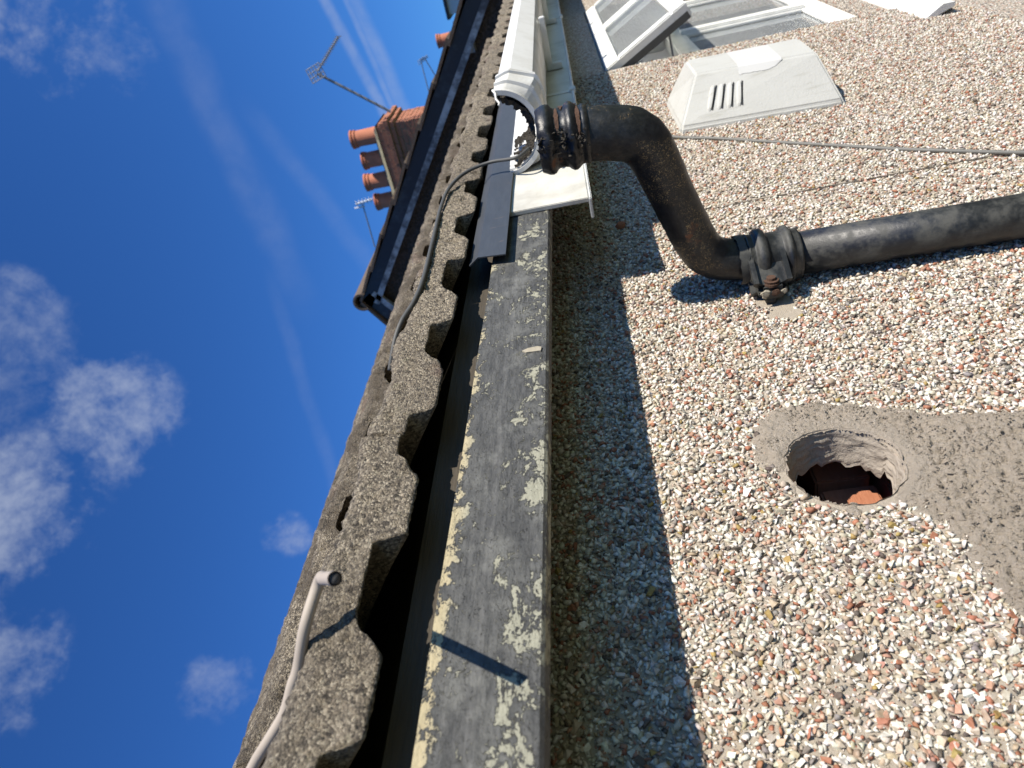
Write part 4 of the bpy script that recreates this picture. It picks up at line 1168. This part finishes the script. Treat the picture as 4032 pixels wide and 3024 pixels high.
pyd('ridge_tile', vs, fs, M['tile_far'], gh)

# ------------------------------------------------------------------ chimney stack on that roof
ch = thing('chimney_stack', 'red brick chimney stack with four terracotta pots rising behind the gable', 'chimney', (11.5, 2.4, 5.5))
CX0, CX1, CY0, CY1, CT = 11.2, 11.95, 1.83, 3.32, 7.60
H_ = 0.075
row = 0; z = CT - H_
while z > 5.6:
    g = {1: 0.045, 2: 0.085, 3: 0.045}.get(row, 0.0)
    x0, x1, y0, y1 = CX0 - g, CX1 + g, CY0 - g, CY1 + g
    L_ = 0.225; offs = 0.11 if row % 2 else 0.0
    y = y0 - offs
    while y < y1:
        a, b = max(y, y0 + 0.1), min(y + L_ - 0.012, y1)
        if b - a > 0.03 and row < 20: box('brick', x0 + random.uniform(-.004, .004), x0 + 0.10, a, b, z + 0.005, z + H_ - 0.006, M['chimney_brick'], ch)
        y += L_
    x = x0 - (0.11 - offs)
    while x < x1:
        a, b = max(x, x0), min(x + L_ - 0.012, x1)
        if b - a > 0.03 and row < 20: box('brick', a, b, y0 + random.uniform(-.004, .004), y0 + 0.099, z + 0.005, z + H_ - 0.006, M['chimney_brick'], ch)
        x += L_
    if 1 <= row <= 3: box('corbel', x0 + 0.012, x1, y0 + 0.012, y1, z + .001, z + H_ - .001, M['flaunch'], ch)
    z -= H_; row += 1
box('mortar_core', CX0 + 0.008, CX1, CY0 + 0.008, CY1, 5.2, CT - 0.001, M['flaunch'], ch)
bm = bmesh.new()
v0 = [bm.verts.new(p) for p in ((CX0 - .02, CY0 - .02, CT), (CX1 + .02, CY0 - .02, CT), (CX1 + .02, CY1 + .02, CT), (CX0 - .02, CY1 + .02, CT))]
v1 = [bm.verts.new(p) for p in ((CX0 + .15, CY0 + .12, CT + .10), (CX1 - .15, CY0 + .12, CT + .10), (CX1 - .15, CY1 - .12, CT + .10), (CX0 + .15, CY1 - .12, CT + .10))]
for j in range(4): bm.faces.new((v0[j], v0[(j + 1) % 4], v1[(j + 1) % 4], v1[j]))
bm.faces.new(v1)
bmo('flaunching', bm, M['flaunch'], ch)
def pot(name, x, y, z, h, r, parent):
    prof = [(0, r * 0.98), (h * 0.80, r * 0.93), (h * 0.81, r * 1.04), (h * 0.86, r * 1.06), (h * 0.87, r * 0.97), (h * 0.92, r * 0.97), (h * 0.93, r * 1.10), (h, r * 1.10), (h, r * 0.82), (h * 0.4, r * 0.80)]
    vs, fs = [], []; sg = 24
    for zz, rr_ in prof:
        for k in range(sg):
            a = 2 * math.pi * k / sg; vs.append((x + rr_ * math.cos(a), y + rr_ * math.sin(a), z + zz))
    for i in range(len(prof) - 1):
        for k in range(sg):
            k2 = (k + 1) % sg; fs.append((i * sg + k, i * sg + k2, (i + 1) * sg + k2, (i + 1) * sg + k))
    p = pyd(name, vs, fs, M['pot'], parent, False)
    vs2 = [(x + r * 0.81 * math.cos(2 * math.pi * k / 16), y + r * 0.81 * math.sin(2 * math.pi * k / 16), z + h * 0.9) for k in range(16)]
    pyd('dark_opening', vs2, [tuple(range(16))], M['dark_opening'], p)  # flat dark disc closes the pot just below its lip
    return p
for (x, y, z, h) in ((11.42, 1.99, 7.66, 0.42), (11.45, 2.35, 7.66, 0.36), (11.5, 2.71, 7.66, 0.45), (11.55, 3.07, 7.66, 0.40)):
    pot('pot', x, y, z, h, 0.130, ch)

fp = thing('far_chimney', 'single distant terracotta chimney pot peeking over the bargeboard', 'chimney', (16.5, 1.7, 5.0))
pot('pot', 16.5, 1.57, 6.75, 0.44, 0.13, fp)
box('stack', 16.2, 16.9, 1.25, 1.95, 4.5, 6.74, M['chimney_brick'], fp)

# ------------------------------------------------------------------ aerials
def rods(name, lst, mt, parent, seg=8):
    v, f = merge([tube(p, r, seg) for p, r in lst]); return pyd(name, v, f, mt, parent)
ae = thing('tv_aerial', 'grey tv aerial on a long slanting mast beside the chimney pots', 'aerial', (11.2, 1.64, 7.34))
Mb, Mt = Vector((11.2, 1.66, 7.30)), Vector((11.2, 0.925, 8.20))
rods('mast', [([Mb, Mt], 0.021)], M['alloy'], ae)
b0, b1 = Vector((11.2, 0.865, 8.14)), Vector((11.25, 0.524, 7.7383)); bd = (b1 - b0).normalized(); bs = bd.cross(Vector((1, 0, 0))).normalized()
rods('boom', [([b0 - bd * 0.05, b1], 0.012)], M['alloy'], ae)
els = []
for i in range(14):
    c_ = b0.lerp(b1, 0.10 + 0.9 * i / 13); els.append(([c_ - Vector((0.10, 0, 0)) + bs * 0.020, c_ + Vector((0.10, 0, 0)) - bs * 0.020], 0.006))
rods('director', els, M['alloy'], ae, 6)
g0 = Vector((11.2, 0.915, 8.215)); gv = Vector((0, 0.28, 0.96)).normalized(); gw = Vector((0.25, -0.93, 0.27)).normalized()
gr = []
for i in range(6):
    gr.append(([g0 + gv * (-0.115 + 0.046 * i) - gw * 0.105, g0 + gv * (-0.115 + 0.046 * i) + gw * 0.105], 0.008))
for i in range(4): gr.append(([g0 - gv * 0.12 + gw * (-0.10 + 0.066 * i), g0 + gv * 0.12 + gw * (-0.10 + 0.066 * i)], 0.007))
rods('reflector', gr, M['alloy'], ae, 6)
a2 = thing('distant_aerial', 'pale distant aerial on a thin pole below the chimney pots', 'aerial', (12.8, 3.9, 8.0))
P0, P1 = Vector((12.6, 4.15, 8.55)), Vector((12.6, 3.38, 8.68))
def sc(p, k): return Vector(EYE) + (Vector(p) - Vector(EYE)) * k
q0, q1 = sc((11.2, 3.70, 8.22), 1.15), sc((11.2, 2.941, 8.182), 1.15)
rods('pole', [([q0, q1], 0.012)], M['alloy'], a2)
qa, qb = sc((11.2, 2.9257, 8.29), 1.15), sc((11.2, 2.90, 8.00), 1.15)
rods('boom', [([qa, qb], 0.022), ([sc((11.2, 2.99, 8.33), 1.15), sc((11.2, 2.99, 8.16), 1.15)], 0.016)], M['pale_alloy'], a2)
rods('element', [([qa.lerp(qb, t) - Vector((0.03, 0.06, 0)), qa.lerp(qb, t) + Vector((0.03, 0.06, 0))], 0.008) for t in (0.05, 0.25, 0.45, 0.65, 0.85)], M['pale_alloy'], a2)
for k_, (f0, f1) in enumerate((((11.2, 1.25, 6.66), (11.2, 1.04, 6.6586)), ((11.2, 1.15, 6.56), (11.2, 1.03, 6.60)))):
    a3 = thing('small_aerial', ['taller of two faint thin aerials just above the bargeboard', 'shorter of two faint thin aerials just above the bargeboard'][k_], 'aerial', sc((11.2, 1.2, 6.6), 1.4), 'two thin aerials above the bargeboard')
    p, q = sc(f0, 1.4), sc(f1, 1.4); dd = (p - q)
    rods('pole', [([p + dd * 3, q], 0.010)], M['alloy'], a3)
    e_ = Vector((0.0, 0.03, 0.07))
    rods('element', [([q + dd * t - e_, q + dd * t + e_], 0.006) for t in (0.02, 0.14, 0.26)], M['alloy'], a3)

fh = thing('far_house', 'white walled house with a dark roof edge at the far end of the row', 'house', (17, -1, 3))
box('wall', 16.0, 21.0, -4.0, 1.08, 0.0, 6.74, M['whitewall'], fh)
box('roof_edge', 15.93, 21.1, -4.05, 1.16, 6.742, 6.80, M['barge'], fh)
